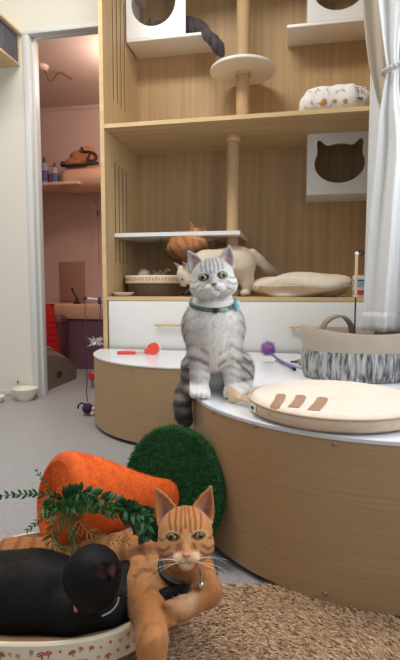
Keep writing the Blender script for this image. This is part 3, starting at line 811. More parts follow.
S_ = np.cross(D, RNG.normal(size=(nB, 3))); S_ /= np.linalg.norm(S_, axis=1)[:, None]
Ln = (.006+.006*RNG.random(nB))[:, None]
VV = np.stack([P-S_*.0009-Nn*.001, P+S_*.0009-Nn*.001, P+D*Ln], 1).reshape(-1, 3)
Mo = np.array(OFF); VV = VV@Mo[:3, :3].T+Mo[:3, 3]; VV[:, 2] = np.maximum(VV[:, 2], .0005)
g0, g1 = LA((28, 84, 44)), LA((60, 128, 66)); mixv = RNG.random(nB)[:, None]**1.6
cl = np.repeat(g0*(1-mixv)+g1*mixv, 3, axis=0)
np_mesh('turf', VV, np.zeros((0, 4), int), np.arange(3*nB).reshape(-1, 3), colmat('turf_blades', .7), base, cl)['kind'] = 'stuff'
LEAF = pm('leaf_green', (54, 104, 48), .55, ((60, 60, 60), .35)); LEAFD = pm('leaf_dark', (38, 84, 46), .5, ((60, 60, 60), .35)); LEAFP = pm('leaf_pale', (134, 140, 84), .6, ((60, 60, 60), .2))
def sprig(pts, mat, leaf_len, leaf_w, step, angle=55, planes=2, seed=0, droop=0.0, r0=.0016):
    r_ = random.Random(seed); pts = bezier(pts, 10); mb = MB(); org = Vector((DCc.x, DCc.y, 0)); pts = [p_-org for p_ in pts]
    mb.tube(pts, [r0*(1-.6*i/len(pts)) for i in range(len(pts))], n=5)
    acc = 0; side = 1
    for i in range(1, len(pts)):
        seg = (pts[i]-pts[i-1]); acc += seg.length
        if acc < step: continue
        acc = 0; tn = seg.normalized(); f = i/len(pts)
        for j in range(planes):
            side = -side
            ax_ = tn.cross(Vector((0, -1, .15))).normalized(); rot = Matrix.Rotation(r_.uniform(-.7, .7)+(PI/2*(j//2)), 3, tn)
            out = rot @ (ax_*side)
            a = math.radians(angle+r_.uniform(-12, 12)); dr = (tn*math.cos(a)+out*math.sin(a)).normalized(); dr.z -= droop
            L = leaf_len*(1-.45*f)*r_.uniform(.75, 1.15); wv = dr.cross(Vector((r_.uniform(-.4, .4), -1, r_.uniform(-.4, .4)))).normalized()*leaf_w*.5; up = dr.cross(wv).normalized()*leaf_w*.18
            b = pts[i]
            P_ = [b, b+dr*L*.3+wv*.8, b+dr*L*.6+wv*.9, b+dr*L, b+dr*L*.6-wv*.9, b+dr*L*.3-wv*.8]; mid = [b+dr*L*.3-up, b+dr*L*.6-up]
            v = [mb.bm.verts.new(p_) for p_ in P_+mid]
            for q_ in ((0, 1, 6), (1, 2, 7, 6), (2, 3, 7), (3, 4, 7), (4, 5, 6, 7), (5, 0, 6)): mb.bm.faces.new([v[k_] for k_ in q_])
    o = mb.build('leaf_sprig', mat, t, recalc=False); return o
Y_ = lambda px, py, y: at_y(px, py, y)
sprig([Y_(76, 500, .945), Y_(50, 495, .90), Y_(25, 494, .89), Y_(-8, 497, .88)], LEAFD, .020, .006, .009, 40, 2, 1)
sprig([Y_(60, 502, .93), Y_(80, 492, .90), Y_(105, 500, .89), Y_(128, 507, .90), Y_(150, 512, .905)], LEAFD, .030, .012, .0055, 60, 3, 2)
sprig([Y_(40, 508, .92), Y_(65, 506, .90), Y_(95, 508, .885), Y_(130, 516, .885)], LEAF, .024, .009, .006, 65, 3, 3)
sprig([Y_(72, 505, .92), Y_(84, 528, .885), Y_(102, 538, .88), Y_(126, 541, .88)], LEAFP, .028, .0022, .006, 50, 2, 4, r0=.0011)
sprig([Y_(70, 502, .92), Y_(58, 520, .885), Y_(52, 540, .875), Y_(60, 552, .87)], LEAF, .034, .003, .0035, 45, 2, 5)
sprig([Y_(66, 510, .92), Y_(74, 530, .885), Y_(70, 548, .875)], LEAF, .032, .003, .0035, 45, 2, 8)
sprig([Y_(118, 505, .90), Y_(134, 512, .885), Y_(143, 524, .88), Y_(145, 534, .885)], LEAFD, .034, .017, .0055, 65, 4, 6, droop=.2)
sprig([Y_(62, 498, .92), Y_(46, 484, .90), Y_(36, 470, .895)], LEAF, .012, .003, .008, 40, 2, 7, r0=.0011)
sprig([Y_(60, 508, .92), Y_(40, 520, .90), Y_(28, 530, .89)], LEAF, .018, .004, .007, 40, 2, 9)

# ================================================================== sisal mat
mc = Vector((.115, .605)); MR = .397
t = thing('sisal_mat', 'round coiled straw coloured sisal mat on the floor beside the ginger cat', 'mat', (mc.x, mc.y, 0))
nst = 3600; th = np.linspace(0, 1, nst); turns = MR/.011
aa = th**.5*turns*2*PI; r_ = MR*th**.5
mb = MB(); mb.tube([(r_[i]*math.cos(aa[i]), r_[i]*math.sin(aa[i]), .0078) for i in range(0, nst)], .0066, n=6)
mb.lathe([(0, .001), (MR-.004, .001), (MR-.004, .0075), (0, .0075)], n=64)
mb.build('coil', pm('straw_coil', (184, 150, 118), .95, ((120, 120, 120), .3)), t)
nB = 70000
th = RNG.random(nB)*2*PI; rr_ = MR*np.sqrt(RNG.random(nB)); P = np.stack([rr_*np.cos(th), rr_*np.sin(th), .0125+.002*RNG.random(nB)], 1)
wy = P[:, 1]+mc.y; wx = P[:, 0]+mc.x; dd = np.hypot(wx-DC1.x, wy-DC1.y); keep = dd > DR-.02; P = P[keep]; th = th[keep]; nB = len(P)
tg = np.stack([-np.sin(th), np.cos(th), 0*th], 1)*np.where(RNG.random(nB) < .85, 1, -1)[:, None]
D = tg+.35*RNG.normal(size=(nB, 3)); D[:, 2] = abs(D[:, 2])*.7+.12; D /= np.linalg.norm(D, axis=1)[:, None]
S_ = np.cross(D, np.array([0, 0, 1.0])+.5*RNG.normal(size=(nB, 3))); S_ /= np.linalg.norm(S_, axis=1)[:, None]
Ln = (.005+.008*RNG.random(nB))[:, None]
VV = np.stack([P-S_*.0009, P+S_*.0009, P+D*Ln], 1).reshape(-1, 3)
cA, cB, cC = LA((222, 194, 162)), LA((176, 140, 110)), LA((84, 58, 40)); u = RNG.random(nB)
cl = np.where((u < .5)[:, None], cA, np.where((u < .78)[:, None], cB, cC))*(.8+.4*RNG.random(nB))[:, None]
np_mesh('straw_fibres', VV, np.zeros((0, 4), int), np.arange(3*nB).reshape(-1, 3), colmat('straw_fibre', .85, .2), t, np.repeat(cl, 3, axis=0))['kind'] = 'stuff'

# ================================================================== cardboard cat bed
BX, BY = -.272, .868; BA, BB = .212, .178; BS = 2.5; RIM = .113
t = thing('scratcher_bed', 'cardboard cat bed with mushroom printed rim holding the black and ginger cats', 'pet bed', (BX, BY, 0))
prof = [(0, .024), (.80, .024), (.86, .03), (.955, RIM-.046), (.955, RIM-.002), (.95, RIM), (.80, RIM-.012), (.55, RIM-.030), (.3, RIM-.038), (0, RIM-.04)]
cardm = pm('corrugated_cardboard', (150, 118, 88), .95, ((14, 260, 60), .3), bump=((20, 420, 60), .6))
MB().lathe(prof, n=110, sx=BA, sy=BB, sup=BS).build('cardboard_shell', cardm, t)
prof = [(.956, RIM-.044), (1.0, RIM-.044), (1.0, RIM), (.985, RIM+.003), (.957, RIM+.002), (.956, RIM-.044)]
band = MB().lathe(prof, n=150, sx=BA, sy=BB, sup=BS); bmats = [pm('rim_paper', (226, 214, 190), .7, ((8, 8, 8), .03))]; bmesh.ops.recalc_face_normals(band.bm, faces=band.bm.faces[:])
PR = {k_: MB() for k_ in ('red', 'brown', 'orange', 'green', 'white')}
def on_rim(arc, z):
    a = arc; ca, sa = math.cos(a), math.sin(a)
    x = BA*math.copysign(abs(ca)**(2/BS), ca); y = BB*math.copysign(abs(sa)**(2/BS), sa); return Vector((x, y, z))
rr = random.Random(3)
# walk along the visible front of the rim at equal arc length
samp = [on_rim(PI+i*PI/1500, 0) for i in range(1501)]; cum = [0]
for i in range(1500): cum.append(cum[-1]+(samp[i+1]-samp[i]).length)
def arcpt(s_):
    import bisect
    i = min(1498, max(0, bisect.bisect(cum, s_)-1)); p_ = samp[i]; tn = (samp[i+1]-samp[i]).normalized(); nn = Vector((tn.y, -tn.x, 0))
    return p_, tn, nn
def motif(kind, s_, z0, sc_, tilt):
    p_, tn, nn = arcpt(s_)
    def T(u, v, lay): 
        uu = u*math.cos(tilt)-v*math.sin(tilt); vv = u*math.sin(tilt)+v*math.cos(tilt)
        q_, t2, n2 = arcpt(s_+uu*sc_); return Vector((q_.x, q_.y, z0+vv*sc_))+n2*(.0006+.0003*lay)
    def shape(col, pts, lay=0): 
        c_ = [sum(u for u, v in pts)/len(pts), sum(v for u, v in pts)/len(pts)]; B = PR[col].bm; vs = [B.verts.new(T(u, v, lay)) for u, v in pts]; c = B.verts.new(T(*c_, lay))
        for i in range(len(vs)): B.faces.new((vs[i], vs[(i+1) % len(vs)], c))
    if kind in 'mb':
        col = 'red' if kind == 'm' else 'brown'
        shape('brown' if kind == 'm' else 'orange', [(-.16, -.9), (.16, -.9), (.12, 0), (-.12, 0)])
        shape(col, [(.8*math.cos(PI*i/10), .75*math.sin(PI*i/10)-.05) for i in range(11)]+[(-.5, -.16), (.5, -.16)], 1)
        if kind == 'm':
            for (u, v) in ((-.35, .2), (.1, .4), (.42, .12)): shape('white', [(u+.12*math.cos(a), v+.12*math.sin(a)) for a in [i*PI/4 for i in range(8)]], 2)
    elif kind == 'l':
        shape('orange', [(.5*math.cos(a)*(1 if i % 2 else .45)*1.2, .5*math.sin(a)*(1 if i % 2 else .45)*1.2) for i, a in enumerate([2*PI*k_/10 for k_ in range(10)])])
        shape('orange', [(-.05, -.9), (.05, -.9), (.05, -.3), (-.05, -.3)])
    elif kind == 'g':
        shape('green', [(-.04, -.8), (.04, -.8), (.04, .7), (-.04, .7)])
        for v in (-.4, 0, .4):
            for sd in (-1, 1): shape('green', [(0, v), (sd*.4, v+.15), (sd*.5, v+.4), (sd*.15, v+.25)])
    else:
        shape('red', [(.32*math.cos(a), .32*math.sin(a)) for a in [i*PI/5 for i in range(10)]])
s_ = .03; 
while s_ < cum[-1]-.02:
    for z_ in ((RIM-.030), (RIM-.012)):
        kd = rr.choice('mmbbbllgr'); motif(kd, s_+rr.uniform(-.004, .004)+(.006 if z_ > RIM-.02 else 0), z_+rr.uniform(-.003, .003), rr.uniform(.0055, .0085), rr.uniform(-.5, .5))
    s_ += .0155
for k_, c in (('red', (186, 62, 48)), ('brown', (158, 96, 66)), ('orange', (206, 140, 66)), ('green', (112, 140, 116)), ('white', (238, 228, 210))):
    bmats.append(pm('print_'+k_, c, .75)); band.merge(PR[k_], len(bmats)-1)
band.build('rim_band', bmats, t, recalc=False)

# ================================================================== bowls by the door, felt box
p = at_z(22.5, 400, 0)
WC = pm('white_ceramic', (232, 226, 212), .25)
pb = toC(p); bd = DW-.085
pbw = W(pb.x+.01, bd, 0)
o = MB().lathe([(0, 0), (.043, 0), (.05, .008), (.052, .018), (.072, .048), (.076, .066), (.078, .07), (.074, .07), (.068, .048), (.045, .022), (0, .02)], n=40).build('pet_bowl', WC, None); o.location = pbw
tag(o, 'white footed ceramic bowl on the floor against the wall by the door', 'bowl')
q = cab_z(0, 403, 0)
o = MB().lathe([(0, 0), (.05, 0), (.06, .008), (.068, .03), (.07, .034), (.064, .033), (.05, .012), (0, .01)], n=40).build('pet_bowl', WC, None); o.location = W(q.x-.055, .07, 0)
tag(o, 'low white dish on the floor, half cut off by the left picture edge', 'bowl')
o = MB().tube(bezier([(0, 0, 0), (.004, 0, .006), (.0, .0, .012)], 3), .004, n=8).build('wall_hook', DARKG, None)
q = cab_d(17.5, 383, DW-.003); o.location = W(q.x, DW-.003, q.z); tag(o, 'tiny dark knob on the white wall above the footed bowl', 'hook')
fb = cab_d(20, 66, DW); ft = cab_d(22, 33, DW)
t = thingC('felt_wall_box', 'wooden cat box with grey felt side mounted high on the white wall', 'cat house', fb.x, DW-.0005, fb.z)
hh = ft.z-fb.z; dep = -.36
MB().box((-.5, dep, 0), (0, 0, .012), bev=.001).build('bottom_board', EDGE, t)
MB().box((-.5, dep, hh-.014), (.018, 0, hh), bev=.001).build('top_board', EDGE, t)
MB().box((-.012, -.014, .012), (0, 0, hh-.014)).build('edge_strip', EDGE, t, smooth=False)
MB().box((-.010, dep+.001, .0125), (-.002, -.0145, hh-.0145)).build('felt_panel', FELT, t)
MB().box((-.5, dep+.001, .0125), (-.0105, dep+.012, hh-.0145)).build('front_panel', EDGE, t)
MB().box((-.5, -.012, .0125), (-.013, -.001, hh-.0145)).build('rear_panel', EDGE, t)

# ================================================================== curtains
def cloth(name, rgb, tr):
    m = pm(name, rgb, .9, ((30, 30, 4), .03), bump=((400, 400, 400), .08)); N = m.node_tree.nodes; L = m.node_tree.links
    b = N['Principled BSDF']; o = N['Material Output']; ts = N.new('ShaderNodeBsdfTranslucent'); ts.inputs['Color'].default_value = (*lin(rgb), 1)
    mx = N.new('ShaderNodeMixShader'); mx.inputs[0].default_value = tr; L.new(b.outputs[0], mx.inputs[1]); L.new(ts.outputs[0], mx.inputs[2]); L.new(mx.outputs[0], o.inputs['Surface']); return m
def curtain(name, label, d, edge, right, mat, folds, amp, tie_z, zb, ztop, hem=None):
    es = [cab_d(px, py, d) for py, px in edge]; zs = [e.z for e in es][::-1]; ds = [e.x for e in es][::-1]
    t = thingC(name, label, 'curtain', 1.3, d, 0, 'curtains at the right'); rows = []
    nz_, nu = 90, 150
    for i in range(nz_+1):
        z = zb+(ztop-zb)*i/nz_; dl = float(np.interp(z, zs, ds))
        g = math.exp(-((z-tie_z)/.16)**2); dr = right*(1-g)+(dl+.20)*g; row = []
        for j in range(nu+1):
            f = j/nu; A_ = amp*(1-.55*g)*min(1, .35+f*6)
            wv = math.sin(f*folds*2*PI+.5*math.sin(z*2.3+j*.05))*A_+.35*A_*math.sin(f*folds*4.3*PI+z*1.5+1)
            row.append(Vector((dl+(dr-dl)*f-1.3, wv, z)))
        rows.append(row)
    mb = MB(); mb.grid(rows); o = mb.build('cloth', mat, t, ang=180)
    md = o.modifiers.new('Solidify', 'SOLIDIFY'); md.thickness = .0018
    if hem:
        hr = [[p_+Vector((0, -.0022, 0)) for p_ in rows[i]] for i in range(0, 4)]
        mb = MB(); mb.grid(hr); h_ = mb.build('hem', mat, t, ang=180); md = h_.modifiers.new('Solidify', 'SOLIDIFY'); md.thickness = .002
    return t
CDW = -.74; CDB = -.67
zb = cab_d(380, 331, CDW).z; tz = cab_d(388, 67, CDW).z
curtain('curtain', 'white window curtain tied back with a grey cord at the right', CDW, [(-120, 371), (-40, 375), (0, 378), (40, 383), (68, 387), (110, 380), (150, 377), (200, 372), (260, 367.5), (335, 362), (360, 360)], 1.72, cloth('white_curtain_cloth', (242, 243, 243), .45), 6, .028, tz, zb, 2.35, hem=True)
curtain('curtain', 'beige lining curtain sweeping behind the white tied curtain', CDB, [(-120, 358), (-40, 361), (0, 362.5), (39, 365.5), (65, 369), (99, 377), (112, 381), (130, 386), (200, 389), (335, 388), (360, 388)], 1.72, cloth('beige_curtain_cloth', (224, 211, 194), .35), 7, .010, 1.2, zb+.03, 2.35)
tl = cab_d(386, 67, CDW)
mb = MB()
for k_ in range(2):
    pts = []
    for i in range(61):
        a = 2*PI*i/60; pts.append((.10+.106*math.sin(a), .038*math.cos(a), .02*math.sin(a)+k_*.009))
    mb.tube(pts, .005, n=8)
for a in range(40):
    an = 2*PI*a/40; mb.ball((.10+.108*math.sin(an), .040*math.cos(an), .02*math.sin(an)+.004), .0068, 8)
mb.build('tieback_cord', pm('grey_cord', (176, 172, 170), .6), None); o = bpy.data.objects['tieback_cord']; o.location = W(tl.x, CDW, tz); o.rotation_euler = (0, 0, -ANG)
tag(o, 'grey beaded cord tied round the white curtain', 'curtain tie')
mb = MB().tube([(1.0, CDW, 2.38), (SW-.003, CDW, 2.38)], .012, n=12).tube([(1.02, CDW, 2.38), (1.02, CDW, WZ-.002)], .008, n=8)
o = mb.build('curtain_rod', TRIM, None); o.location = W(0, 0, 0); o.rotation_euler = (0, 0, -ANG); tag(o, 'pale curtain rod above the curtains at the right', 'curtain rod')

# ================================================================== storeroom things
q0 = cab_d(40, 188, 1.72); q1 = cab_d(88, 187, 1.72)
o = MB().box((-.75, -.20, -.012), (0, .17, .012), bev=.003).build('wall_shelf', pm('pale_shelf', (222, 200, 184), .5), None); o.location = W(q1.x, SB-.18, q1.z); o.rotation_euler = (0, 0, -ANG)
tag(o, 'pale wooden wall shelf holding bottles in the pink storeroom', 'shelf'); SZ1 = q1.z+.0125
def bottle(px, s_off, label, h, r, c1, c2, d):
    q = cab_d(px, 175, d); t = thingC('spray_bottle', label, 'bottle', q.x, d, SZ1, 'bottles on the storeroom shelf')
    MB().lathe([(0, 0), (r, 0), (r*1.02, .01), (r, h*.62), (r*.5, h*.78), (r*.36, h*.80), (0, h*.80)], n=20).build('bottle_body', pm('bottle_'+str(c1), c1, .3), t)
    MB().lathe([(r*1.03, h*.14), (r*1.04, h*.15), (r*1.04, h*.5), (r*1.03, h*.51)], n=20).build('bottle_label', pm('blabel_'+str(c2), c2, .6, ((60, 60, 60), .5)), t)
    MB().lathe([(0, h*.80), (r*.45, h*.80), (r*.45, h*.92), (r*.3, h), (0, h)], n=16).build('cap', pm('bcap', (84, 90, 130), .4), t)
bottle(44.5, 0, 'tall bottle with grey cap standing at the left on the storeroom shelf', .25, .037, (164, 160, 182), (92, 92, 150), 1.66)
bottle(55, 0, 'shorter pale bottle with blue label standing right on the storeroom shelf', .19, .034, (196, 178, 190), (96, 104, 168), 1.64)
bottle(50, 0, 'small reddish bottle half hidden between the two others on the storeroom shelf', .13, .03, (186, 130, 130), (170, 96, 100), 1.78)
# tank
qc = cab_d(67, 180, 1.62)
t = thingC('water_tank', 'beige rounded tank hanging on the pink storeroom wall behind the cabinet', 'water heater', qc.x, 1.66, qc.z)
R_ = .105
prof = [(0, -.06)]+[(R_*math.sin(PI/2*i/10), -.06+.0-.07*math.cos(PI/2*i/10)+.07) for i in range(1, 11)]+[(R_, .62), (R_*.7, .68), (0, .7)]
MB().lathe(prof, n=40, M=Matrix.Rotation(PI/2, 4, 'Y')).build('tank_shell', pm('tank_enamel', (216, 178, 152), .45), t)
MB().box((.2, .02, -.03), (.26, .2385, .03)).build('bracket', STEEL, t)
TT = qc.z+R_
t = thingC('cloth_bag', 'crumpled orange brown bag with black trim lying on the storeroom tank', 'bag', cab_d(79, 160, 1.62).x, 1.66, TT-.004)
add_blob(add_blob(MB(), (0.03, 0, .088), (.12, .07, .086), e=1.9, n=30, amp=.14, nz=Noise3(22, 12)), (-.06, -.012, .045), (.10, .06, .045), e=2, n=20, amp=.12, nz=Noise3(25, 13)).build('bag_body', pm('orange_bag_cloth', (178, 122, 84), .9, ((30, 30, 30), .2)), t)
MB().tube(bezier([(-.16, -.05, .02), (-.10, -.07, .012), (0, -.08, .01), (.12, -.07, .016), (.18, -.04, .03)], 6), .012, n=8).build('trim_band', DARKG, t)
MB().tube(bezier([(.03, -.055, .165), (.06, -.07, .125), (.12, -.07, .12), (.16, -.05, .1), (.165, -.05, .06), (.12, -.07, .045), (.10, -.075, .07), (.12, -.075, .10)], 6), .009, n=8).build('strap', DARKG, t)
MB().lathe([(.011, -.008), (.02, -.004), (.02, .004), (.011, .008), (.011, -.008)], (0, 0, 0), n=20, M=Matrix.Translation((-.15, -.055, .038)) @ Matrix.Rotation(1.2, 4, 'X')).build('strap_loop', DARKG, t)
# pull cord with switch
qa, qb, qc2 = cab_d(90, 190, 1.72), cab_d(98, 206, 1.72), cab_d(98, 264, 1.72)
qs = cab_d(98, 213, 1.72)
t = thingC('power_cord', 'thin beige cord with inline switch hanging from the storeroom tank', 'cord', qs.x, 1.72, qs.z)
MB().tube(bezier([(qa.x-qs.x-.01, -.05, qa.z-qs.z+.02), (qb.x-qs.x-.015, 0, qb.z-qs.z+.02), (0, 0, 0), (0, 0, qc2.z-qs.z)], 8), .0035, n=6).build('cable', pm('beige_cable', (170, 128, 108), .6), t)
MB().box((-.011, -.009, -.03), (.011, .009, .03), bev=.004).build('inline_switch', pm('brown_switch', (120, 84, 72), .5), t)
# recessed panel on the back wall
qa, qb = cab_d(60, 262, SB), cab_d(85, 262, SB); zl = .53
o = MB().box((qa.x, SB-.02, zl), (qb.x, SB-.001, qa.z), bev=.003).build('trim_3', pm('brown_panel', (168, 132, 118), .6), None); o.location = W(0, 0, 0); o.rotation_euler = (0, 0, -ANG); o['kind'] = 'structure'
# counter
CD = 1.24; zt_ = cab_d(80, 305, CD).z; zf = cab_d(80, 319, CD).z
t = thingC('washing_counter', 'low counter with pinkish top and purple front in the storeroom', 'counter', -1.0, CD, 0)
MB().box((-1.2, -.02, zf), (.97, .64, zt_), bev=.006).build('counter_top', pm('counter_pink', (220, 172, 148), .45), t)
MB().box((-1.19, 0, 0), (.97, .63, zf-.0005)).build('front_panel', pm('counter_purple', (124, 88, 100), .7, ((4, 4, 4), .05)), t)
q = cab_d(77, 304, 1.5)
t = thingC('faucet', 'small dark tap lever standing on the storeroom counter', 'faucet', q.x, 1.5, zt_+.0005)
MB().lathe([(0, 0), (.03, 0), (.03, .012), (.014, .02), (.012, .05), (0, .05)], n=20).build('base', pm('dark_metal', (72, 58, 58), .4, metal=.6), t)
MB().tube([(0, 0, .045), (-.03, 0, .10), (-.045, 0, .135)], [.009, .008, .012], n=10).build('lever', MATS['dark_metal'], t)
# red basket, brown bin, grey litter box
def tapered(w0, d0, w1, d1, h, th):
    mb = MB()
    def rg(w, d, z): return [Vector((x, y, z)) for x, y in ((-w, -d), (w, -d), (w, d), (-w, d))]
    rows = [rg(w0, d0, 0), rg(w1, d1, h), rg(w1-th, d1-th, h), rg(w0-th, d0-th, th)]
    V = mb.grid(rows, closed_v=True); mb.bm.faces.new(V[0][::-1]); mb.bm.faces.new(V[-1]); return mb
rbx = cab_d(57, 350, .98)
rb_h = cab_d(52, 305, .98).z
t = thingC('red_basket', 'tall red perforated plastic basket beside the storeroom counter', 'basket', rbx.x-.155, .955, 0)
mb = MB(); w0, w1 = .16, .115; hb = rb_h
def face_plate(mb, sgn, axis):
    holes = []
    for r0 in range(9):
        z = .06+r0*(hb-.11)/9; ww = w0+(w1-w0)*z/hb
        for c_ in range(7):
            x = (-.8+1.6*c_/6)*ww; holes.append([(x-.009, z), (x+.009, z), (x+.009, z+.022), (x-.009, z+.022)])
    ou = [(-w0, 0), (w0, 0), (w1, hb), (-w1, hb)]
    def to3(u, v):
        kw = (w0+(w1-w0)*v/hb)-.004
        return Vector((u, sgn*(kw*.6), v)) if axis == 'y' else Vector((sgn*kw, u*.6, v))
    mb.plate(ou, holes, (0, -sgn*.004, 0) if axis == 'y' else (-sgn*.004, 0, 0), to3)
for sg in (-1, 1):
    face_plate(mb, sg, 'y'); face_plate(mb, sg, 'x')
mb.build('basket_wall', RED, t, smooth=False)
MB().box((-w0+.008, -w0*.6+.008, .001), (w0-.008, w0*.6-.008, .008)).build('basket_floor', RED, t)
tp = [(-w1, -w1*.6), (w1, -w1*.6), (w1, w1*.6), (-w1, w1*.6), (-w1, -w1*.6)]
MB().tube([(x, y, hb) for x, y in tp], .009, n=8).build('rim', RED, t)
q = cab_d(58, 315, 1.13); ql = cab_d(65, 316, 1.13)
t = thingC('storage_bin', 'dark brown rounded bin between the red basket and the purple counter', 'bin', ql.x-.14, 1.135, 0)
MB().lathe([(0, 0), (.92, 0), (1, .02), (1.04, ql.z-.05), (1.0, ql.z-.012), (.9, ql.z), (0, ql.z)], n=48, sx=.135, sy=.078, sup=4).build('bin_body', pm('brown_bin', (104, 62, 58), .5), t)
MB().tube([(.142*math.copysign(abs(math.cos(a))**.5, math.cos(a)), .083*math.copysign(abs(math.sin(a))**.5, math.sin(a)), ql.z-.05) for a in [2*PI*i/60 for i in range(61)]], .005, n=6).build('lid_seam', pm('brown_bin_dark', (84, 48, 46), .5), t)
# litter box : domed prism along the d axis, its right face seen through the doorway
t = thingC('litter_box', 'grey brown domed litter box with open top just inside the doorway', 'litter box', -.80, .60, 0)
hw = .215; y0, y1 = -.235, .245
side = [(y0, 0), (y1, 0)]+[(q.x, q.y) for q in bezier([Vector((y1+.004, .10, 0)), Vector((y1-.04, .15, 0)), Vector((y1-.14, .215, 0)), Vector((y0+.22, .265, 0)), Vector((y0+.12, .295, 0)), Vector((y0+.03, .30, 0)), Vector((y0, .27, 0))], 4)]
mb = MB(); KX = lambda x: .72+.30*math.sqrt(max(0, 1-(abs(x)/(hw+.001))**2.2))
secs = [(-hw+2*hw*i/16, KX(-hw+2*hw*i/16)) for i in range(17)]
rows = [[Vector((x, .005+(y-.005)*(.9+.1*k_), z*k_)) for y, z in side] for x, k_ in secs]
V = mb.grid(rows, closed_v=True); mb.bm.faces.new(V[0][::-1]); mb.bm.faces.new(V[-1])
mb.build('hood', pm('litter_grey', (118, 104, 92), .55), t, ang=35)
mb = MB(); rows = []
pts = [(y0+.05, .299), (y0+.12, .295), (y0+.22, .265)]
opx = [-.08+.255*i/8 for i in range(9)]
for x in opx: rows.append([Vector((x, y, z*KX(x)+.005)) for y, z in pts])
mb.grid(rows); o = mb.build('opening', pm('hole_shade', (52, 42, 38), .9), t); md = o.modifiers.new('Solidify', 'SOLIDIFY'); md.thickness = .003  # dark sheet on the closed hood, shade of the open top as colour
mb = MB(); mb.tube([Vector((x, y, z)) for x, y, z in [(x, y0+.05, .299*KX(x)+.006) for x in opx]+[(.178, y0+.12, .295*KX(.178)+.006)]+[(x, y0+.22, .265*KX(x)+.006) for x in opx[::-1]]], .007, n=8); mb.build('opening_rim', pm('litter_rim', (142, 126, 112), .5), t)
MB().box((hw-.012, -.055, .055), (hw+.001, .015, .10), bev=.003).build('vent_shade', pm('hole_shade', (0, 0, 0)), t)  # solid dark block, the shade of a small hole put into its colour
# ceiling cable
ca_, cb_ = cab_z(42, 66, SZ), cab_z(62, 72, SZ)
t = thingC('ceiling_fitting', 'pink round ceiling fitting with loose brown cable in the storeroom', 'ceiling lamp', ca_.x, ca_.y, SZ)
MB().lathe([(0, -.03), (.03, -.028), (.046, -.015), (.05, 0), (0, 0)], n=28).build('rose', pm('pink_plastic', (232, 206, 196), .4), t)
dx, dy = cb_.x-ca_.x, cb_.y-ca_.y
MB().tube(bezier([(0.02, 0.0, -.03), (dx*.35, dy*.5, -.09), (dx*.75, dy*.8, -.02), (dx, dy, -.012), (dx*1.7, dy*1.2, -.05)], 8), .006, n=6).build('cable', pm('brown_cable', (116, 72, 54), .6), t)
# red thing on the floor behind the half-round drum
q = cab_z(92, 388, 0)
t = thingC('red_toy', 'small red plastic piece on thin wires beside the half-round platform', 'toy', q.x+.004, q.y, 0)
qz = cab_d(91, 374, q.y).z
MB().lathe([(.004, 0), (.022, .012), (.026, .05), (.022, .055), (.006, .02)], (0, 0, qz-.045), n=16).build('red_cup', RED, t)
MB().tube([(-.008, 0, 0.001), (-.004, 0, qz-.035)], .003, n=6).tube([(.010, 0, 0.001), (.004, 0, qz-.035)], .003, n=6).build('wire', pm('red_brown_wire', (120, 52, 48), .5), t)
# hanging wand toy at the cabinet's left edge
q0 = cab_d(85, 298, -.09); dz0 = q0.z
t = thingC('hanging_wand_toy', 'pale wand with purple pompom string hanging from left edge of the oak cabinet', 'cat toy', q0.x, -.09, 0)
ex, ey = -.024-q0.x, .02+.09
MB().tube([(0, 0, dz0), (ex, ey, dz0-.012)], [.0042, .0046], n=10).build('stick', pm('pale_wand', (226, 208, 196), .5), t)
MB().ball((0, 0, dz0), .012, 12).build('knot', pm('purple_black', (58, 44, 74), .8), t)
MB().tube(bezier([(0, 0, dz0), (-.001, 0, dz0*.6), (.002, 0, dz0*.3), (-.003, 0, .12), (.004, 0, .07)], 6), .0024, n=6).build('string', MATS['purple_black'], t)
mb = MB(); mb.ball((.004, 0, .034), .027, 16)
for i in range(500):
    v = Vector(RNG.normal(size=3)).normalized(); a_ = v*.025+Vector((.004, 0, .034)); s_ = v.cross(Vector(RNG.normal(size=3))).normalized(); q_ = a_+(v+Vector(RNG.normal(size=3))*.4)*.009
    if q_.z > .001: mb.bm.faces.new([mb.bm.verts.new(a_-s_*.001), mb.bm.verts.new(a_+s_*.001), mb.bm.verts.new(q_)])
mb.build('pompom', MATS['purple_black'], t, recalc=False)
MB().tube(bezier([(-.01, 0, .055), (-.03, 0, .062), (-.048, 0, .05), (-.052, 0, .03)], 6), [.005]*18+[.002], n=8).build('feather', pm('dark_feather', (60, 54, 66), .8), t)
MB().ball((.032, -.006, .014), (.016, .013, .0135), 12).ball((.036, -.006, .036), (.010, .009, .012), 12).build('bead', pm('cream_bead', (222, 202, 172), .7), t)
q1 = cab_d(101, 300, -.012)
t = thingC('hanging_feather_toy', 'silver feather toy hanging on dark string from left edge of the oak cabinet', 'cat toy', q1.x, -.02, 0)
q2 = cab_d(96, 342, -.02); lx = q2.x-q1.x
MB().tube(bezier([(0, 0, q1.z+.012), (.0, 0, q1.z-.06), (lx*.6, 0, q2.z+.06), (lx, 0, q2.z)], 6), .0028, n=6).build('string', MATS['purple_black'], t)
add_blob(MB(), (-.004, 0, q1.z-.005), (.012, .01, .022), e=2, n=10, amp=.1, nz=Noise3(90, 2)).build('knot', MATS['purple_black'], t)
mb = MB(); rs = random.Random(8)
for i in range(26):
    a = rs.uniform(0, 2*PI); el = rs.uniform(-.6, 1.0); L = rs.uniform(.03, .062); dv = Vector((math.cos(a)*math.cos(el), math.sin(a)*math.cos(el)*.5, math.sin(el))); b = Vector((lx, 0, q2.z)); sd = dv.cross(Vector((0, 1, .3))).normalized()
    mb.bm.faces.new([mb.bm.verts.new(p_) for p_ in (b-sd*.0015, b+dv*L*.5-sd*.005, b+dv*L, b+dv*L*.5+sd*.005, b+sd*.0015)])
mb.build('tinsel', pm('silver_tinsel', (214, 206, 204), .35, metal=.3), t, recalc=False)
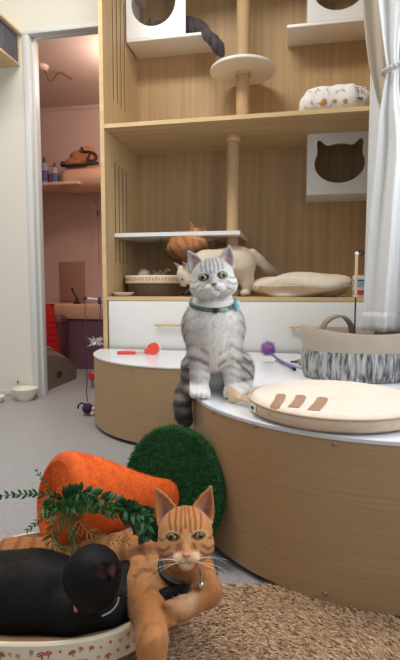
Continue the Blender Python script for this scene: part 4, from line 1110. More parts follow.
# ================================================================== cats
def gauss(x, s): return np.exp(-(x/s)**2)
FURM = {}; CG = 'cats in the play room'
def cat_body(name, F, h, colfn, parent, org, nfur, flow, length, width=.0012, lift=.4, jit=.25, rough=.75, spec=.25, sheen=.15, mask=None, clip=None):
    V, Q = F.mesh(h, clip); N, A = vnormals(V, Q)
    c = colfn(V, N)
    P, Nn, VV, NN, tr = fur(V, Q, N, A, nfur, flow, length, width, lift, jit, mask)
    fc = colfn(P, Nn)*(.66+.62*RNG.random(len(P)))[:, None]
    allV = np.concatenate([V, VV])-A3(org); allN = np.concatenate([N, NN]); allC = np.concatenate([c, np.repeat(fc, 3, axis=0)])
    key = (rough, spec, sheen)
    if key not in FURM: FURM[key] = colmat('fur_coat', rough, spec, sheen)
    return np_mesh(name, allV, Q, tr+len(V), FURM[key], parent, np.clip(allC, 0, 1), allN)
EYEM = colmat('eye_gloss', .12, .4, 0, .25)
def eye(Hd, F, x, z, rx, rz, iris, parent, org, pw=.36, phh=.62, tilt=.12, proud=.5, ry=None):
    sx = 1 if x > 0 else -1; ry = ry or rx*.7; y = Hd.surf(F, x, z)
    rot = Matrix.Rotation(sx*.42, 3, 'Z') @ Matrix.Rotation(-sx*tilt, 3, 'Y'); rot = np.array(rot)
    V = []; C = []; nr, ns = 14, 32; i_c = LA(iris); dk = LA((22, 18, 16)); bl = LA((8, 8, 9)); lt = np.minimum(1, i_c*1.5)
    for i in range(nr+1):
        th = PI*.55*i/nr
        for j in range(ns):
            ph = 2*PI*j/ns; u = math.sin(th)*math.cos(ph); w = math.sin(th)*math.sin(ph)
            V.append((u*rx, -math.cos(th)*ry, w*rz*(1-.28*u*u))); r = math.hypot(u, w); q = (u/pw)**2+(w/phh)**2
            C.append(bl if q < 1 else (dk if r > .84 else i_c*(.75+.4*r)+.15*lt*(w < 0)))
    V = np.array(V)@rot.T; V = V+np.array((x, y+ry*(1-proud), z)); V = Hd.c+(V*Hd.R)@Hd.M.T-A3(org)
    Q = np.array([(i*ns+j, (i+1)*ns+j, (i+1)*ns+(j+1) % ns, i*ns+(j+1) % ns) for i in range(nr) for j in range(ns)])
    return np_mesh('eye', V, Q, np.zeros((0, 3), int), EYEM, parent, np.array(C))
def nose(Hd, F, z, rgb, parent, org, w=.13):
    y = Hd.surf(F, 0, z); mb = MB()
    rows = []
    for i in range(13):
        th = -PI/2+PI*i/12; rows.append([Vector((math.cos(th)*math.cos(a)*w*(1.0+.55*math.sin(th)), math.cos(th)*math.sin(a)*.09, math.sin(th)*w*.72)) for a in [2*PI*j/20 for j in range(20)]])
    V = mb.grid(rows, closed_v=True)
    for r in V:
        for v in r:
            p = Hd.c+Hd.M@((np.array(v.co)+np.array((0, y+.015, z)))*Hd.R)-A3(org); v.co = Vector(p)
    bmesh.ops.remove_doubles(mb.bm, verts=mb.bm.verts[:], dist=1e-6)
    return mb.build('nose', pm('nose_%d' % rgb[0], rgb, .45), parent, ang=180)
def whiskers(Hd, F, zs, parent, org, n=4, L=1.1, droop=.25, r=.0004, rgb=(240, 238, 232), snout=.0, sides=(-1, 1)):
    mt = pm('whisker_white', rgb, .4)
    for sx in sides:
        for i in range(n):
            z0 = zs+.10*(i % 2)-.05*i; x0 = sx*(.28+.05*(i % 3)); y0 = Hd.surf(F, x0, z0)+.02
            p = [np.array((x0, y0, z0)), np.array((x0+sx*L*.5, y0-.12, z0+.10-.1*i)), np.array((x0+sx*L*(1-.05*i), y0+.05, z0-droop*.3-.16*i))]
            pts = bezier([Vector(Hd.w(q)-A3(org)) for q in p], 5)
            MB().tube(pts, [r*(1-.7*k/len(pts)) for k in range(len(pts))], n=4).build('whisker', mt, parent)
def collar_fit(F, c, axis, hgt, rgb, parent, org, name='collar', th=.003, rmax=.06, off=.0):
    z = Vector(axis).normalized(); x = (Vector((1, 0, 0))-z*z.x).normalized(); y = z.cross(x); c = Vector(c); n = 72; R = []
    rs = np.linspace(.012, rmax, 160)
    for i in range(n):
        a = 2*PI*i/n; d = x*math.cos(a)+y*math.sin(a); P = A3(c)+rs[:, None]*A3(d); f = F.at(P); k = np.argmax(f > 0); R.append(rs[k] if (f > 0).any() else rmax)
    R = np.array(R)
    for _ in range(6): R = np.maximum(R*.6, (np.roll(R, 1)+R*2+np.roll(R, -1))/4)
    R = R+off; rows = []
    for i in range(n):
        a = 2*PI*i/n; d = x*math.cos(a)+y*math.sin(a); o = d*R[i]+c-Vector(org)
        rows.append([o-d*.004+z*(-hgt/2), o+d*th*.8+z*(-hgt/2), o+d*th, o+d*th*.8+z*(hgt/2), o-d*.004+z*(hgt/2)])
    mb = MB(); mb.grid(rows, closed_u=True, closed_v=True); ob = mb.build(name, pm(name+'_%d' % rgb[0], rgb, .6), parent)
    return ob, (lambda a, zz=0.0: c+(x*math.cos(a)+y*math.sin(a))*(R[int(round(a/(2*PI)*n)) % n]+th)+z*zz)
def collar(c, axis, rx, ry, hgt, rgb, parent, org, name='collar', xdir=(1, 0, 0), th=.003):
    z = Vector(axis).normalized(); x = (Vector(xdir)-z*Vector(xdir).dot(z)).normalized(); y = z.cross(x); c = Vector(c)-Vector(org)
    rows = []
    for i in range(64):
        a = 2*PI*i/64; d = x*math.cos(a)*rx+y*math.sin(a)*ry; o = d.normalized()*th
        rows.append([c+d+z*(-hgt/2), c+d+o+z*(-hgt/2), c+d+o+z*(hgt/2), c+d+z*(hgt/2)])
    mb = MB(); mb.grid(rows, closed_u=True, closed_v=True); return mb.build(name, pm(name+'_%d' % rgb[0], rgb, .6), parent)
# ------------------------------------------------------------------ silver tabby on the platform rim
SY = 1.29
def K(px, py, dy=0.0): return at_y(px, py, SY+dy)
so = Vector((.037, SY+.05, DT))
silver = thing('cat', 'silver grey tabby cat with green collar sitting upright on the round white platform', 'cat', so, 0, CG)
F = Field(); kk = .022
HS = Head(K(213, 280.5, -.035), .0590, rotm(0, math.radians(-2), math.radians(-7)))
HS.add(F, cheek=(.48, -.26, .58), skull=(.95, .86, .85), ez=.14, mz=-.36, cz=-.57, ears=[((.96, .10, .46), (.38, .05, .92), (.92, .14, 1.42), .32)])
F.cap(K(213, 294, .016), K(213, 305, .014), .049, .050, .014); F.cap(K(213, 315, .02), K(213, 330, .02), .064, .068, .018)                 # neck ruff
F.ell(K(213, 324, .016), (.074, .064, .070), None, kk); F.ell(K(196, 328, .02), (.036, .045, .055), None, kk); F.ell(K(231, 328, .02), (.036, .045, .055), None, kk)                      # chest
F.cap(K(213, 322, .05), K(216, 372, .13), .072, .083, kk)                  # trunk
F.ell(K(215, 345, .005), (.052, .05, .075), None, kk)
for sx, pxs in ((-1, (198, 199, 200.5, 200.5)), (1, (229, 231, 232.5, 233))):
    F.cap(K(pxs[0], 326, .015), K(pxs[1], 352, .002), .036, .030, .018)
    F.cap(K(pxs[1], 352, .002), K(pxs[2], 376, -.004), .030, .0235, .012)
    F.cap(K(pxs[2], 376, -.004), K(pxs[3], 391, -.012), .0235, .022, .010)
    p = K(pxs[3], 393.5, -.025); p.z = DT+.0165
    F.ell(p, (.027, .034, .0165), None, .008)
    for k_ in range(4):
        q = p+Vector(((k_-1.5)*.0125, -.026+.004*abs(k_-1.5), -.003)); F.ell(q, (.0085, .014, .0115), None, .0035)
for sx, px0, py0 in ((-1, 193.5, 374), (1, 241, 372)):
    F.ell(K(px0, py0, .085), (.036, .085, .062), None, .02)
    p = K(px0-sx*-1, 393, .005); p.z = DT+.017; F.ell(p, (.022, .045, .017), None, .012)
    F.cap(K(px0, 366, .04), K(px0, 386, .03), .034, .026, .02)
tl = [K(197, 386, .14), K(188, 388, .085), K(183.5, 395, .045), K(182.5, 405, .022), K(184, 416, .015), K(187, 421, .012)]
F.path(tl, [.03, .026, .024, .0235, .022, .017], .012)
nz1 = Noise3(38, 1); nz2 = Noise3(150, 2); nz3 = Noise3(420, 5)
def silver_col(P, N):
    x = P[:, 0]-.0355; y = P[:, 1]-SY; z = P[:, 2]-DT; L = HS.loc(P); r = np.linalg.norm(L*np.array((1, 1, .95)), axis=1)
    lt, wh, dk, md = LA((222, 220, 216)), LA((240, 238, 234)), LA((82, 78, 78)), LA((178, 175, 171))
    c = np.tile(lt, (len(P), 1)); c = mix(c, LA((158, 154, 150)), .75*sstep(abs(x)+.45*y, .035, .08))
    wv = np.sin((z*1.0+.75*y+.5*abs(x))*2*PI/.036+1.1*nz1(P)); side = sstep(abs(x)+.5*y, .045, .085)
    c = mix(c, dk, .8*sstep(wv, .15, .75)*side*(z < .235))
    c = mix(c, md, .35*sstep(np.sin(z*2*PI/.03+2.5*nz1(P)+abs(x)*60), .45, .9)*(1-side)*(z < .23)*(z > .09))
    c = mix(c, wh, .85*gauss(x, .042)*gauss(z-.17, .10)*(y < .06))
    fr = (y < .03)*(abs(x) > .012)
    for zc, am, wd_ in ((.100, .75, .0065), (.078, .45, .004), (.056, .40, .004), (.130, .5, .005)):
        zz = z-zc-.010*np.cos((abs(x)-.046)*60)+.006*nz1(P); c = mix(c, dk, am*fr*gauss(zz, wd_)*sstep(abs(abs(x)-.04)+.012*nz2(P), .0-.02, .022))
    c = mix(c, wh, .6*(z < .04)*(y < .05)*sstep(.06-z, 0, .04))
    tm = ((P[:, 0] < -.018)*(z < .075)*(y < .16)*((P[:, 0] < -.028)|(z < .0))).astype(float)
    tb = sstep(np.sin(z*2*PI/.032+.6*nz1(P)), -.4, .3); c = mix(c, LA((120, 112, 104)), .9*tm); c = mix(c, LA((62, 56, 54)), tm*tb*.85); c = mix(c, LA((58, 52, 50)), tm*sstep(-z, .03, .06)*.7)
    # head
    hm = (1-sstep(r, 1.28, 1.42))*(L[:, 2] > -.95); hm = np.maximum(hm, (L[:, 2] > .7)*1.0)
    X, Z = L[:, 0], L[:, 2]; aX = abs(X)
    hc = np.tile(LA((208, 207, 205)), (len(P), 1)); hc = hc*(1-.16*sstep(nz3(P), .2, 1.2))[:, None]; hc = mix(hc, LA((138, 136, 136)), .7*sstep(Z, .2, .85))
    hc = mix(hc, LA((156, 154, 154)), .6*gauss(aX-.2, .24)*gauss(Z-.1, .3)*(L[:, 1] < 0)); hc = mix(hc, wh, .9*gauss(X, .42)*gauss(Z+.48, .22)*(L[:, 1] < -.3)); hc = mix(hc, wh, .5*gauss(aX-.72, .25)*gauss(Z+.25, .3))
    st = np.zeros(len(P)); fm = L[:, 1] < .35
    for pts, w in (([(.07, .28), (.09, .55), (.06, .95)], .05), ([(.26, .36), (.27, .62), (.2, .98)], .055), ([(.44, .42), (.47, .66), (.44, .9)], .045), ([(.66, .05), (.86, -.02), (1.0, .08)], .045), ([(.6, -.16), (.82, -.28), (1.0, -.26)], .045), ([(.17, .18), (.22, .34)], .05), ([(.56, -.42), (.8, -.55)], .04)):
        st = np.maximum(st, stroke(aX, Z, pts, w))
    hc = mix(hc, LA((84, 82, 84)), .62*st*fm)
    for sx in (-1, 1):
        er = np.hypot((X-sx*.41)/.21, (Z-.145)/.155); hc = mix(hc, LA((52, 48, 48)), (1-sstep(er, .98, 1.16))*(L[:, 1] < -.2)); hc = mix(hc, LA((222, 221, 216)), .55*gauss(er-1.42, .16)*(L[:, 1] < -.2))
    mo = np.maximum(stroke(X, Z, [(0, -.28), (0, -.40)], .022), stroke(aX, Z, [(0, -.40), (.1, -.45), (.2, -.44)], .022)); hc = mix(hc, LA((96, 78, 76)), .8*mo*(L[:, 1] < -.5))
    wsp = (nz3(P) > .9)*(L[:, 1] < -.55)*gauss(aX-.25, .14)*gauss(Z+.34, .09); hc = mix(hc, LA((120, 116, 114)), .6*wsp)
    em = HS.earmask(L); hc = mix(hc, LA((212, 186, 184)), .85*em*(N@HS.M[:, 1] < .15))
    c = mix(c, hc, np.clip(hm, 0, 1))
    return c
def silver_flow(P):
    L = HS.loc(P); r = np.linalg.norm(L, axis=1); D = np.tile(np.array((0, .25, -1.0)), (len(P), 1)); D[:, 0] += (P[:, 0]-.0355)*3
    face = (r < 1.35)[:, None]; nb = np.array((HS.w((0, -1.0, -.2))-HS.c)); out = (P-HS.c)-nb*.9
    D = np.where(face, out/.06, D); return D
def silver_len(P):
    L = HS.loc(P); r = np.linalg.norm(L, axis=1); z = P[:, 2]-DT
    l = np.where(r < 1.3, .0055+.004*np.clip(r-.75, 0, .5), .0095); l = np.where((z > .17) & (z < .28) & (r > 1.2), .013, l); l = np.where(z < .045, .005, l); l = np.where((P[:, 0] < -.03) & (z < .06), .013, l); return l
cat_body('body', F, .0027, silver_col, silver, so, 26000, silver_flow, silver_len, .0016, .40, .26)
for sx in (-1, 1): eye(HS, F, sx*.41, .145, .205, .15, (150, 150, 98), silver, so, .40, .70, .14, .42)
nose(HS, F, -.21, (112, 78, 74), silver, so, .105)
whiskers(HS, F, -.36, silver, so, 4, 1.25, r=.00022)
cc = K(214.5, 302, -.012)
co_, cpt = collar_fit(F, K(213.5, 302.5, .010), (.0, -.30, 1), .0095, (92, 108, 104), silver, so, 'collar', .0045, .066, .002)
cf = cpt(1.5*PI+.06)
MB().box(Vector(cf)-so-Vector((.007, .003, .0065)), Vector(cf)-so+Vector((.007, .003, .0065)), bev=.002).build('buckle', DARKG, co_)
cg = cpt(1.5*PI+.42); MB().box(Vector(cg)-so-Vector((.012, .004, .005)), Vector(cg)-so+Vector((.010, .004, .005)), bev=.002).build('mint_panel', pm('mint', (150, 190, 176), .5), co_)
cg = cpt(1.5*PI+1.15); MB().tube([Vector(cg)-so+Vector((0, -.006, .012)), Vector(cg)-so+Vector((.002, -.008, -.002)), Vector(cg)-so+Vector((.002, -.006, -.012))], [.008, .009, .006], n=10).build('tracker', pm('pale_blue_tag', (150, 200, 214), .4), co_)

# ------------------------------------------------------------------ ginger tabby in the bed
OY = .80
def O(px, py, dy=0.0): return at_y(px, py, OY+dy)
oo = Vector((-.12, .86, RIM-.03))
ginger = thing('cat', 'ginger tabby cat with dark collar and bell lying over the printed bed rim', 'cat', oo, 0, CG)
F = Field(); kk = .02
HO = Head(O(185.5, 537.5, -.035), .0455, rotm(math.radians(-3), math.radians(-20), math.radians(-1)))
HO.add(F, cheek=(.47, -.28, .57), skull=(1.0, .92, .92), skz=.17, mz=-.54, cz=-.80, muz=.29, chin=.28, ex=.46, ez=.14, snout=.06, brk=.22,
       ears=[((1.0, .12, .46), (.36, .05, 1.08), (1.02, .10, 1.72), .34)])
F.cap(O(184, 556, .02), O(178, 585, .03), .034, .044, kk)
F.ell(O(172, 588, .045), (.062, .055, .055), None, kk)
F.cap(O(168, 582, .06), O(125, 566, .13), .056, .062, kk)
F.cap(O(125, 566, .13), O(72, 563, .15), .058, .05, kk)
F.cap(O(72, 563, .15), O(10, 562, .155), .05, .048, kk)
F.cap(O(140, 580, .03), O(150, 612, -.055), .040, .031, .02)                      # image-left arm
e0 = O(151, 614, -.065); w0_ = O(152, 640, -.128); p0_ = O(153, 668, -.142)
F.cap(e0, w0_, .0275, .0225, .014); F.cap(w0_, p0_, .0225, .0200, .01)
pw_ = p0_+Vector((.002, -.006, -.018)); F.ell(pw_, (.022, .020, .024), None, .008)
for k_ in range(4): F.ell(pw_+Vector(((k_-1.5)*.011, -.012, -.014+.003*abs(k_-1.5))), (.0075, .012, .013), None, .003)
F.cap(O(200, 572, .02), O(207, 592, -.02), .030, .024, .018)                      # other arm, folded across
F.cap(O(207, 592, -.02), O(186, 606, -.065), .022, .0185, .012)
pq = O(180, 609, -.075); F.ell(pq, (.021, .019, .016), None, .008)
for k_ in range(4): F.ell(pq+Vector((-.010-.003*abs(k_-1.5), -.010+(k_-1.5)*.0035, (k_-1.5)*.0075)), (.012, .0075, .0065), None, .003)
nz4 = Noise3(30, 21); nz5 = Noise3(110, 22)
def ginger_col(P, N):
    L = HO.loc(P); r = np.linalg.norm(L*np.array((1, 1, .92)), axis=1)
    lt, md, dk, wh = LA((204, 152, 102)), LA((176, 116, 66)), LA((116, 62, 28)), LA((228, 200, 170))
    x, y, z = P[:, 0], P[:, 1], P[:, 2]
    c = np.tile(md, (len(P), 1)); c = mix(c, lt, .5*sstep(nz4(P), -.4, .8))
    w1 = np.sin((x*1.0-.35*z+.3*y)*2*PI/.030+1.2*nz4(P)); body = sstep(y, .80, .86)*(x < -.055)
    c = mix(c, dk, .6*sstep(w1, .25, .85)*body)
    arm = (1-sstep(y, .80, .84)); w2 = np.sin((z*1.0+.25*x-.5*y)*2*PI/.020+1.6*nz4(P)); c = mix(c, dk, .55*sstep(w2, .2, .9)*arm*sstep(z, .150, .165)*sstep(nz4(P), -.9, .2)); w3 = np.sin(z*2*PI/.019+.8*nz4(P)); c = mix(c, dk, .35*sstep(w3, .3, .9)*arm*(1-sstep(z, .105, .125))*sstep(z, .03, .05))
    c = mix(c, lt, .5*arm*sstep(.085-z, 0, .03))
    c = mix(c, wh, .55*gauss(L[:, 0], .5)*gauss(L[:, 2]+1.75, .5)*(L[:, 1] < .2))
    hm = (1-sstep(r, 1.18, 1.34)); hm = np.maximum(hm, (L[:, 2] > .75)*(r < 2.3)*1.0)
    X, Z = L[:, 0], L[:, 2]; aX = abs(X); fr = L[:, 1] < .25
    hc = np.tile(LA((194, 134, 80)), (len(P), 1)); hc = mix(hc, LA((168, 104, 56)), .6*sstep(Z, .45, 1.1)); hc = mix(hc, lt, .7*gauss(aX-.45, .3)*gauss(Z-.05, .3)*fr)
    hc = mix(hc, wh, .92*gauss(X, .34)*gauss(Z+.68, .22)*(L[:, 1] < -.35)); hc = mix(hc, LA((240, 216, 186)), .7*gauss(aX-.42, .22)*gauss(Z+.55, .22)*(L[:, 1] < -.2)); hc = mix(hc, LA((216, 158, 106)), .8*gauss(X, .14)*gauss(Z+.1, .35)*(L[:, 1] < -.5))
    st = np.zeros(len(P))
    for pts, w in (([(0, .42), (0, 1.05)], .045), ([(.16, .3), (.17, .6), (.12, 1.1)], .05), ([(.34, .34), (.36, .62), (.30, 1.05)], .05), ([(.52, .38), (.58, .66), (.56, .9)], .045), ([(.74, .05), (.9, .0), (1.05, .12)], .05), ([(.58, -.18), (.78, -.32), (1.0, -.28)], .055), ([(.5, -.4), (.72, -.54), (.95, -.52)], .05), ([(.2, .1), (.22, .3)], .045), ([(.26, -.1), (.34, -.3)], .04)):
        st = np.maximum(st, stroke(aX, Z, pts, w))
    hc = mix(hc, LA((118, 60, 24)), .78*st*fr)
    for sx in (-1, 1):
        er = np.hypot((X-sx*.465)/.215, (Z-.14)/.125); hc = mix(hc, LA((240, 208, 164)), .35*gauss(er-1.5, .2)*(L[:, 1] < -.2)); hc = mix(hc, LA((60, 34, 20)), (1-sstep(er, .98, 1.14))*(L[:, 1] < -.2))
    mo = np.maximum(stroke(X, Z, [(0, -.50), (0, -.63)], .022), stroke(aX, Z, [(0, -.63), (.1, -.69), (.22, -.68)], .022)); hc = mix(hc, LA((120, 70, 58)), .8*mo*(L[:, 1] < -.5))
    em = HO.earmask(L); hc = mix(hc, LA((196, 140, 122)), .9*em*(N@HO.M[:, 1] < .15)); hc = mix(hc, LA((150, 100, 84)), .45*em*sstep(1.25-Z, 0, .5)*(N@HO.M[:, 1] < .15))
    return mix(c, hc, np.clip(hm, 0, 1))
def ginger_flow(P):
    L = HO.loc(P); r = np.linalg.norm(L, axis=1); D = np.tile(np.array((-.5, .2, -.75)), (len(P), 1)); D[P[:, 1] > .86] = (-1, .1, -.1)
    out = (P-HO.c)-(HO.w((0, -1.0, -.4))-HO.c)*.9
    return np.where((r < 1.3)[:, None], out/.05, D)
def ginger_len(P):
    L = HO.loc(P); r = np.linalg.norm(L, axis=1); return np.where(r < 1.3, .0040+.003*np.clip(r-.75, 0, .5), .0085)
cat_body('body', F, .0023, ginger_col, ginger, oo, 30000, ginger_flow, ginger_len, .0012, .38, .28)
for sx in (-1, 1): eye(HO, F, sx*.465, .14, .215, .125, (112, 94, 46), ginger, oo, .32, .75, .20, .42)
nose(HO, F, -.42, (206, 128, 116), ginger, oo, .125)
whiskers(HO, F, -.58, ginger, oo, 4, 1.15, r=.00025)
cn = O(184, 566, .01)
cl_, cpt = collar_fit(F, O(183.5, 566, .016), (.10, -.50, 1), .016, (34, 28, 30), ginger, oo, 'collar', .0045, .056, .002)
bl_ = O(201, 585, -.048)
MB().ball(Vector(bl_)-oo, .0062, 18).build('bell', pm('silver_bell', (196, 192, 188), .2, metal=.9), cl_)
MB().tube([Vector(O(199.5, 570, -.03))-oo, Vector(O(201, 577, -.042))-oo, Vector(bl_)-oo+Vector((0, 0, .005))], [.0022, .0026, .0018], n=8).build('tag', STEEL, cl_)

# ------------------------------------------------------------------ black cat curled beside it
BYY = .785
def B_(px, py, dy=0.0): return at_y(px, py, BYY+dy)
bo_ = Vector((-.27, .80, RIM-.035))
black = thing('cat', 'black cat curled up asleep at the front of the printed cardboard bed', 'cat', bo_, 0, CG)
F = Field(); kk = .025
_y = Vector((.66, .22, .70)).normalized(); _z = Vector((-.62, -.25, .66)); _z = (_z-_y*_z.dot(_y)).normalized(); _x = _y.cross(_z)
HB = Head(B_(94, 579, -.055), .0500, np.array(Matrix((_x, _y, _z)).transposed()))
HB.add(F, cheek=(.40, -.22, .54), skull=(.92, .92, .92), mz=-.42, cz=-.62, snout=.06, ex=.45, ez=.08, ears=[((.86, .66, .02), (.66, .62, .62), (1.10, .98, .72), .22)], sides=(1,))
F.ell(B_(10, 592, .02), (.125, .075, .066), None, kk)
F.cap(B_(38, 590, .02), B_(80, 592, .02), .062, .05, kk)
F.cap(B_(74, 612, -.02), B_(122, 612, .0), .036, .034, kk)
F.cap(B_(118, 600, .01), B_(126, 578, .04), .036, .03, kk)
F.cap(B_(20, 613, -.02), B_(74, 616, -.035), .03, .027, kk)
F.cap(B_(76, 617, -.037), B_(112, 617, -.03), .026, .022, .015)
F.path([B_(128, 600, .0), B_(150, 602, -.015), B_(166, 600, -.03), B_(184, 592, -.035)], [.026, .017, .0155, .013], .012)
def black_col(P, N):
    c = np.tile(LA((11, 10, 11)), (len(P), 1)); c = mix(c, LA((22, 17, 15)), .5*sstep(nz4(P), 0, 1))
    L = HB.loc(P); q = np.linalg.norm((L-np.array((.88, .72, .42)))*np.array((1, 1, .8)), axis=1); em = (1-sstep(q, .22, .34))*(N@HB.M[:, 0] > .1); c = mix(c, LA((96, 66, 56)), .85*em); return c
cat_body('body', F, .0028, black_col, black, bo_, 22000, lambda P: np.tile(np.array((-.8, .1, -.5)), (len(P), 1)), lambda P: np.where(np.linalg.norm(HB.loc(P), axis=1) < 1.3, .0045, .0085), .0012, .3, .22, .6, .2, 0)
nose(HB, F, -.24, (206, 150, 136), black, bo_, .15)
whiskers(HB, F, -.42, black, bo_, 2, 1.0, r=.0004, sides=(-1,))
pc_ = [B_(119, 597, -.035), B_(116.5, 605, -.042), B_(110, 612, -.052), B_(102, 616, -.058)]
MB().tube(bezier([Vector(q)-bo_ for q in pc_], 6), .0016, n=6).build('collar', pm('silver_collar', (170, 168, 166), .4), black)

# ------------------------------------------------------------------ cream cat on the drawers
CYb = 2.56
def Q_(px, py, dy=0.0): return at_y(px, py, CYb+dy)
zq = lambda p, r: Vector((p[0], p[1], ZC+r))
qo = Vector((.14, CYb, ZC))
cream = thing('cat', 'cream cat with dark tail standing on the drawers top behind the silver cat', 'cat', qo, 0, CG)
F = Field(); kk = .03
HC = Head(Q_(186, 276, -.06), .055, rotm(math.radians(62), math.radians(38), 0))
HC.add(F, ears=[((.92, .10, .50), (.42, .05, .90), (.95, .16, 1.5), .3)])
F.cap(Q_(192, 272, -.04), Q_(206, 264, .02), .05, .068, kk)
F.cap(Q_(206, 266, .02), Q_(236, 262, .06), .078, .085, kk)
F.ell(Q_(240, 264, .06), (.082, .085, .085), None, kk)
F.cap(Q_(243, 268, .03), Q_(247, 282, .03), .058, .034, kk)
F.cap(Q_(247, 280, .03), zq(Q_(247, 292, .04), .02), .034, .024, .02)
F.ell(zq(Q_(245, 294, -.0), .018), (.026, .045, .018), None, .012)
F.cap(Q_(234, 270, .12), zq(Q_(232, 292, .12), .02), .05, .024, kk); F.ell(zq(Q_(231, 294, .09), .018), (.026, .04, .018), None, .012)
for px_ in (200, 212): F.cap(Q_(px_, 272, .0), zq(Q_(px_-2, 292, -.01), .02), .036, .023, .02); F.ell(zq(Q_(px_-3, 294, -.04), .018), (.025, .038, .018), None, .012)
tp_ = [Q_(252, 255, .07), Q_(259, 260, .08), Q_(266, 267, .08), Q_(273, 271.5, .07), Q_(278, 274, .06)]
F.path(tp_, [.034, .027, .025, .023, .016], .015)
def cream_col(P, N):
    c = np.tile(LA((222, 208, 188)), (len(P), 1)); L = HC.loc(P); r = np.linalg.norm(L, axis=1)
    t0 = Q_(254, 257, .07).x; t1 = Q_(274, 272, .07).x; c = mix(c, LA((104, 90, 82)), .9*sstep(P[:, 0], t0, t1))
    c = mix(c, LA((150, 128, 112)), .6*gauss(L[:, 0], .5)*gauss(L[:, 2]+.2, .6)*(L[:, 1] < -.4)*(r < 1.4)); c = mix(c, LA((120, 100, 90)), .8*(L[:, 2] > 1.0)*(r < 2))
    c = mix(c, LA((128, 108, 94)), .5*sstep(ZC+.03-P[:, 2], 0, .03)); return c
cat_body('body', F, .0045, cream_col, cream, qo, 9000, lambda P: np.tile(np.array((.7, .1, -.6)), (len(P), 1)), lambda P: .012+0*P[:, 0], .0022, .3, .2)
nose(HC, F, -.21, (120, 84, 80), cream, qo, .11)
for sx in (-1, 1): eye(HC, F, sx*.41, .13, .17, .09, (92, 104, 116), cream, qo)

# ------------------------------------------------------------------ ginger cat curled in the clear bowl
bw = W(*BOWL)
gb = thing('cat', 'ginger cat curled inside the clear bowl of the white shelf', 'cat', bw+Vector((0, 0, -.145)), 0, CG)
go = bw+Vector((0, 0, -.145)); F = Field(); kk = .03
def G(x, y, z): q = W(BOWL[0]+x, BOWL[1]+y, BOWL[2]+z); return q
F.ell(G(0, 0, -.062), (.118, .112, .078), None, kk)
F.ell(G(-.045, .02, -.03), (.07, .07, .06), None, kk); F.ell(G(.05, -.03, -.05), (.07, .07, .06), None, kk)
HG = Head(G(.058, -.02, .012), .048, rotm(math.radians(-25), math.radians(5), math.radians(6)))
HG.add(F, ears=[((.92, .10, .50), (.42, .05, .95), (1.0, .16, 1.55), .3)])
def gb_col(P, N):
    c = np.tile(LA((204, 142, 88)), (len(P), 1)); w = np.sin((P[:, 0]+.6*P[:, 2])*2*PI/.045+1.3*nz4(P)); c = mix(c, LA((150, 88, 44)), .6*sstep(w, .1, .8))
    L = HG.loc(P); c = mix(c, LA((232, 196, 158)), .7*gauss(L[:, 2]+.4, .3)*(L[:, 1] < -.3)*(np.linalg.norm(L, axis=1) < 1.4)); c = mix(c, LA((206, 158, 138)), .7*HG.earmask(L)*(N@HG.M[:, 1] < .15)); return c
cat_body('body', F, .004, gb_col, gb, go, 7000, lambda P: np.tile(np.array((-.8, .2, -.4)), (len(P), 1)), lambda P: .008+0*P[:, 0], .002, .25, .2)
for sx in (-1, 1): eye(HG, F, sx*.41, .13, .2, .13, (150, 132, 70), gb, go)
nose(HG, F, -.21, (206, 140, 124), gb, go, .11)

# ------------------------------------------------------------------ dark grey cat in the upper box
do_ = W(.25, .44, bz+.017); DY = .43
dark = thing('cat', 'dark grey cat lying in the high white box with its tail over the board', 'cat', do_, 0, CG)
def D_(px, py, dd=0.0):
    q = cab_d(px, py, DY+dd); return W(q.x, q.y, q.z)
F = Field(); kk = .025; zb_ = bz+.017
def dz(px, r, dd=0.0, up=0.0): q = cab_d(px, 25, DY+dd); return W(q.x, q.y, zb_+r+up)
F.cap(dz(150, .062), dz(180, .072), .062, .072, kk); F.cap(dz(180, .072), dz(196, .06), .072, .06, kk); F.ell(dz(199, .045), (.058, .055, .045), None, kk)
HD = Head(dz(147, .06, -.01, .005), .046, rotm(math.radians(40), math.radians(25), 0)); HD.add(F, ears=[((.92, .10, .50), (.42, .05, .95), (1.0, .16, 1.5), .3)])
F.path([dz(199, .03, -.02), dz(204, .024, -.07), W(*cab_d(208, 36, DF-.02)), W(*cab_d(213, 40, DF-.035)), W(*cab_d(218, 47, DF-.035)), W(*cab_d(221, 53, DF-.03))], [.03, .026, .026, .029, .032, .022], .012)
def dark_col(P, N):
    c = np.tile(LA((78, 72, 74)), (len(P), 1)); return mix(c, LA((50, 46, 48)), .6*sstep(np.sin(P[:, 0]*150+1.4*nz4(P)), .1, .8))
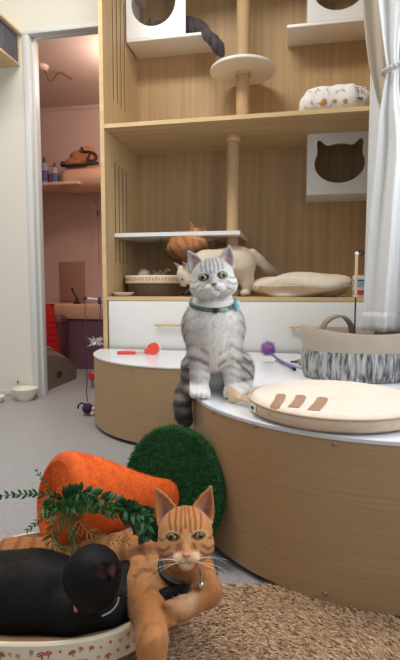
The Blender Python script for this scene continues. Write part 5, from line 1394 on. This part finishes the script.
cat_body('body', F, .0045, dark_col, dark, do_, 7000, lambda P: np.tile(np.array((.8, -.1, -.4)), (len(P), 1)), lambda P: .013+0*P[:, 0], .0022, .35, .3)
for sx in (-1, 1): eye(HD, F, sx*.41, .13, .2, .14, (170, 150, 70), dark, do_)
nose(HD, F, -.21, (70, 56, 56), dark, do_, .11)
# ================================================================== light and camera
wd = bpy.data.worlds.new('world'); sc.world = wd; wd.use_nodes = True
bg = wd.node_tree.nodes['Background']; bg.inputs[0].default_value = (.86, .92, 1.0, 1); bg.inputs[1].default_value = .30
def area(name, loc, rot, size, energy, col=(1, 1, 1), sy=None):
    l = bpy.data.lights.new(name, 'AREA'); l.energy = energy; l.size = size; l.color = col
    if sy: l.shape = 'RECTANGLE'; l.size_y = sy
    o = bpy.data.objects.new(name, l); COL.objects.link(o); o.location = loc; o.rotation_euler = rot; return o
area('ceiling_panel_light', W(.15, -.95, WZ-.03), (0, 0, -ANG), 1.2, 31, (1, .95, .87), .5)
area('ceiling_panel_light', W(-1.3, -1.5, WZ-.03), (0, 0, -ANG), 1.2, 12, (1, .96, .9), .6)
area('window_daylight', W(SW-.01, -1.65, 1.58), (0, math.radians(90), -ANG), 1.3, 22, (.93, .96, 1), 1.8)
area('front_fill', (0.4, -3.2, 1.7), (math.radians(80), 0, 0), 3.0, 6, (.9, .95, 1), 2.0)  # added fill light behind the camera, no source known there
pt = bpy.data.lights.new('storeroom_bulb', 'POINT'); pt.energy = 10; pt.color = (1, .80, .68); pt.shadow_soft_size = .06
o = bpy.data.objects.new('storeroom_bulb', pt); COL.objects.link(o); lz = cab_z(100, 46, SZ); o.location = W(lz.x+.18, lz.y+.1, SZ-.16)
cam = bpy.data.cameras.new('camera'); cam.sensor_fit = 'VERTICAL'; cam.sensor_height = 36; cam.lens = 36*FPX/660; cam.clip_start = .02
co = bpy.data.objects.new('camera', cam); COL.objects.link(co); co.location = (0, 0, H); co.rotation_euler = (PI/2-PIT, 0, 0)
sc.camera = co
vs = sc.view_settings; vs.view_transform = 'Standard'; vs.look = 'None'; vs.gamma = 1; vs.use_curve_mapping = False; vs.exposure = 0.38
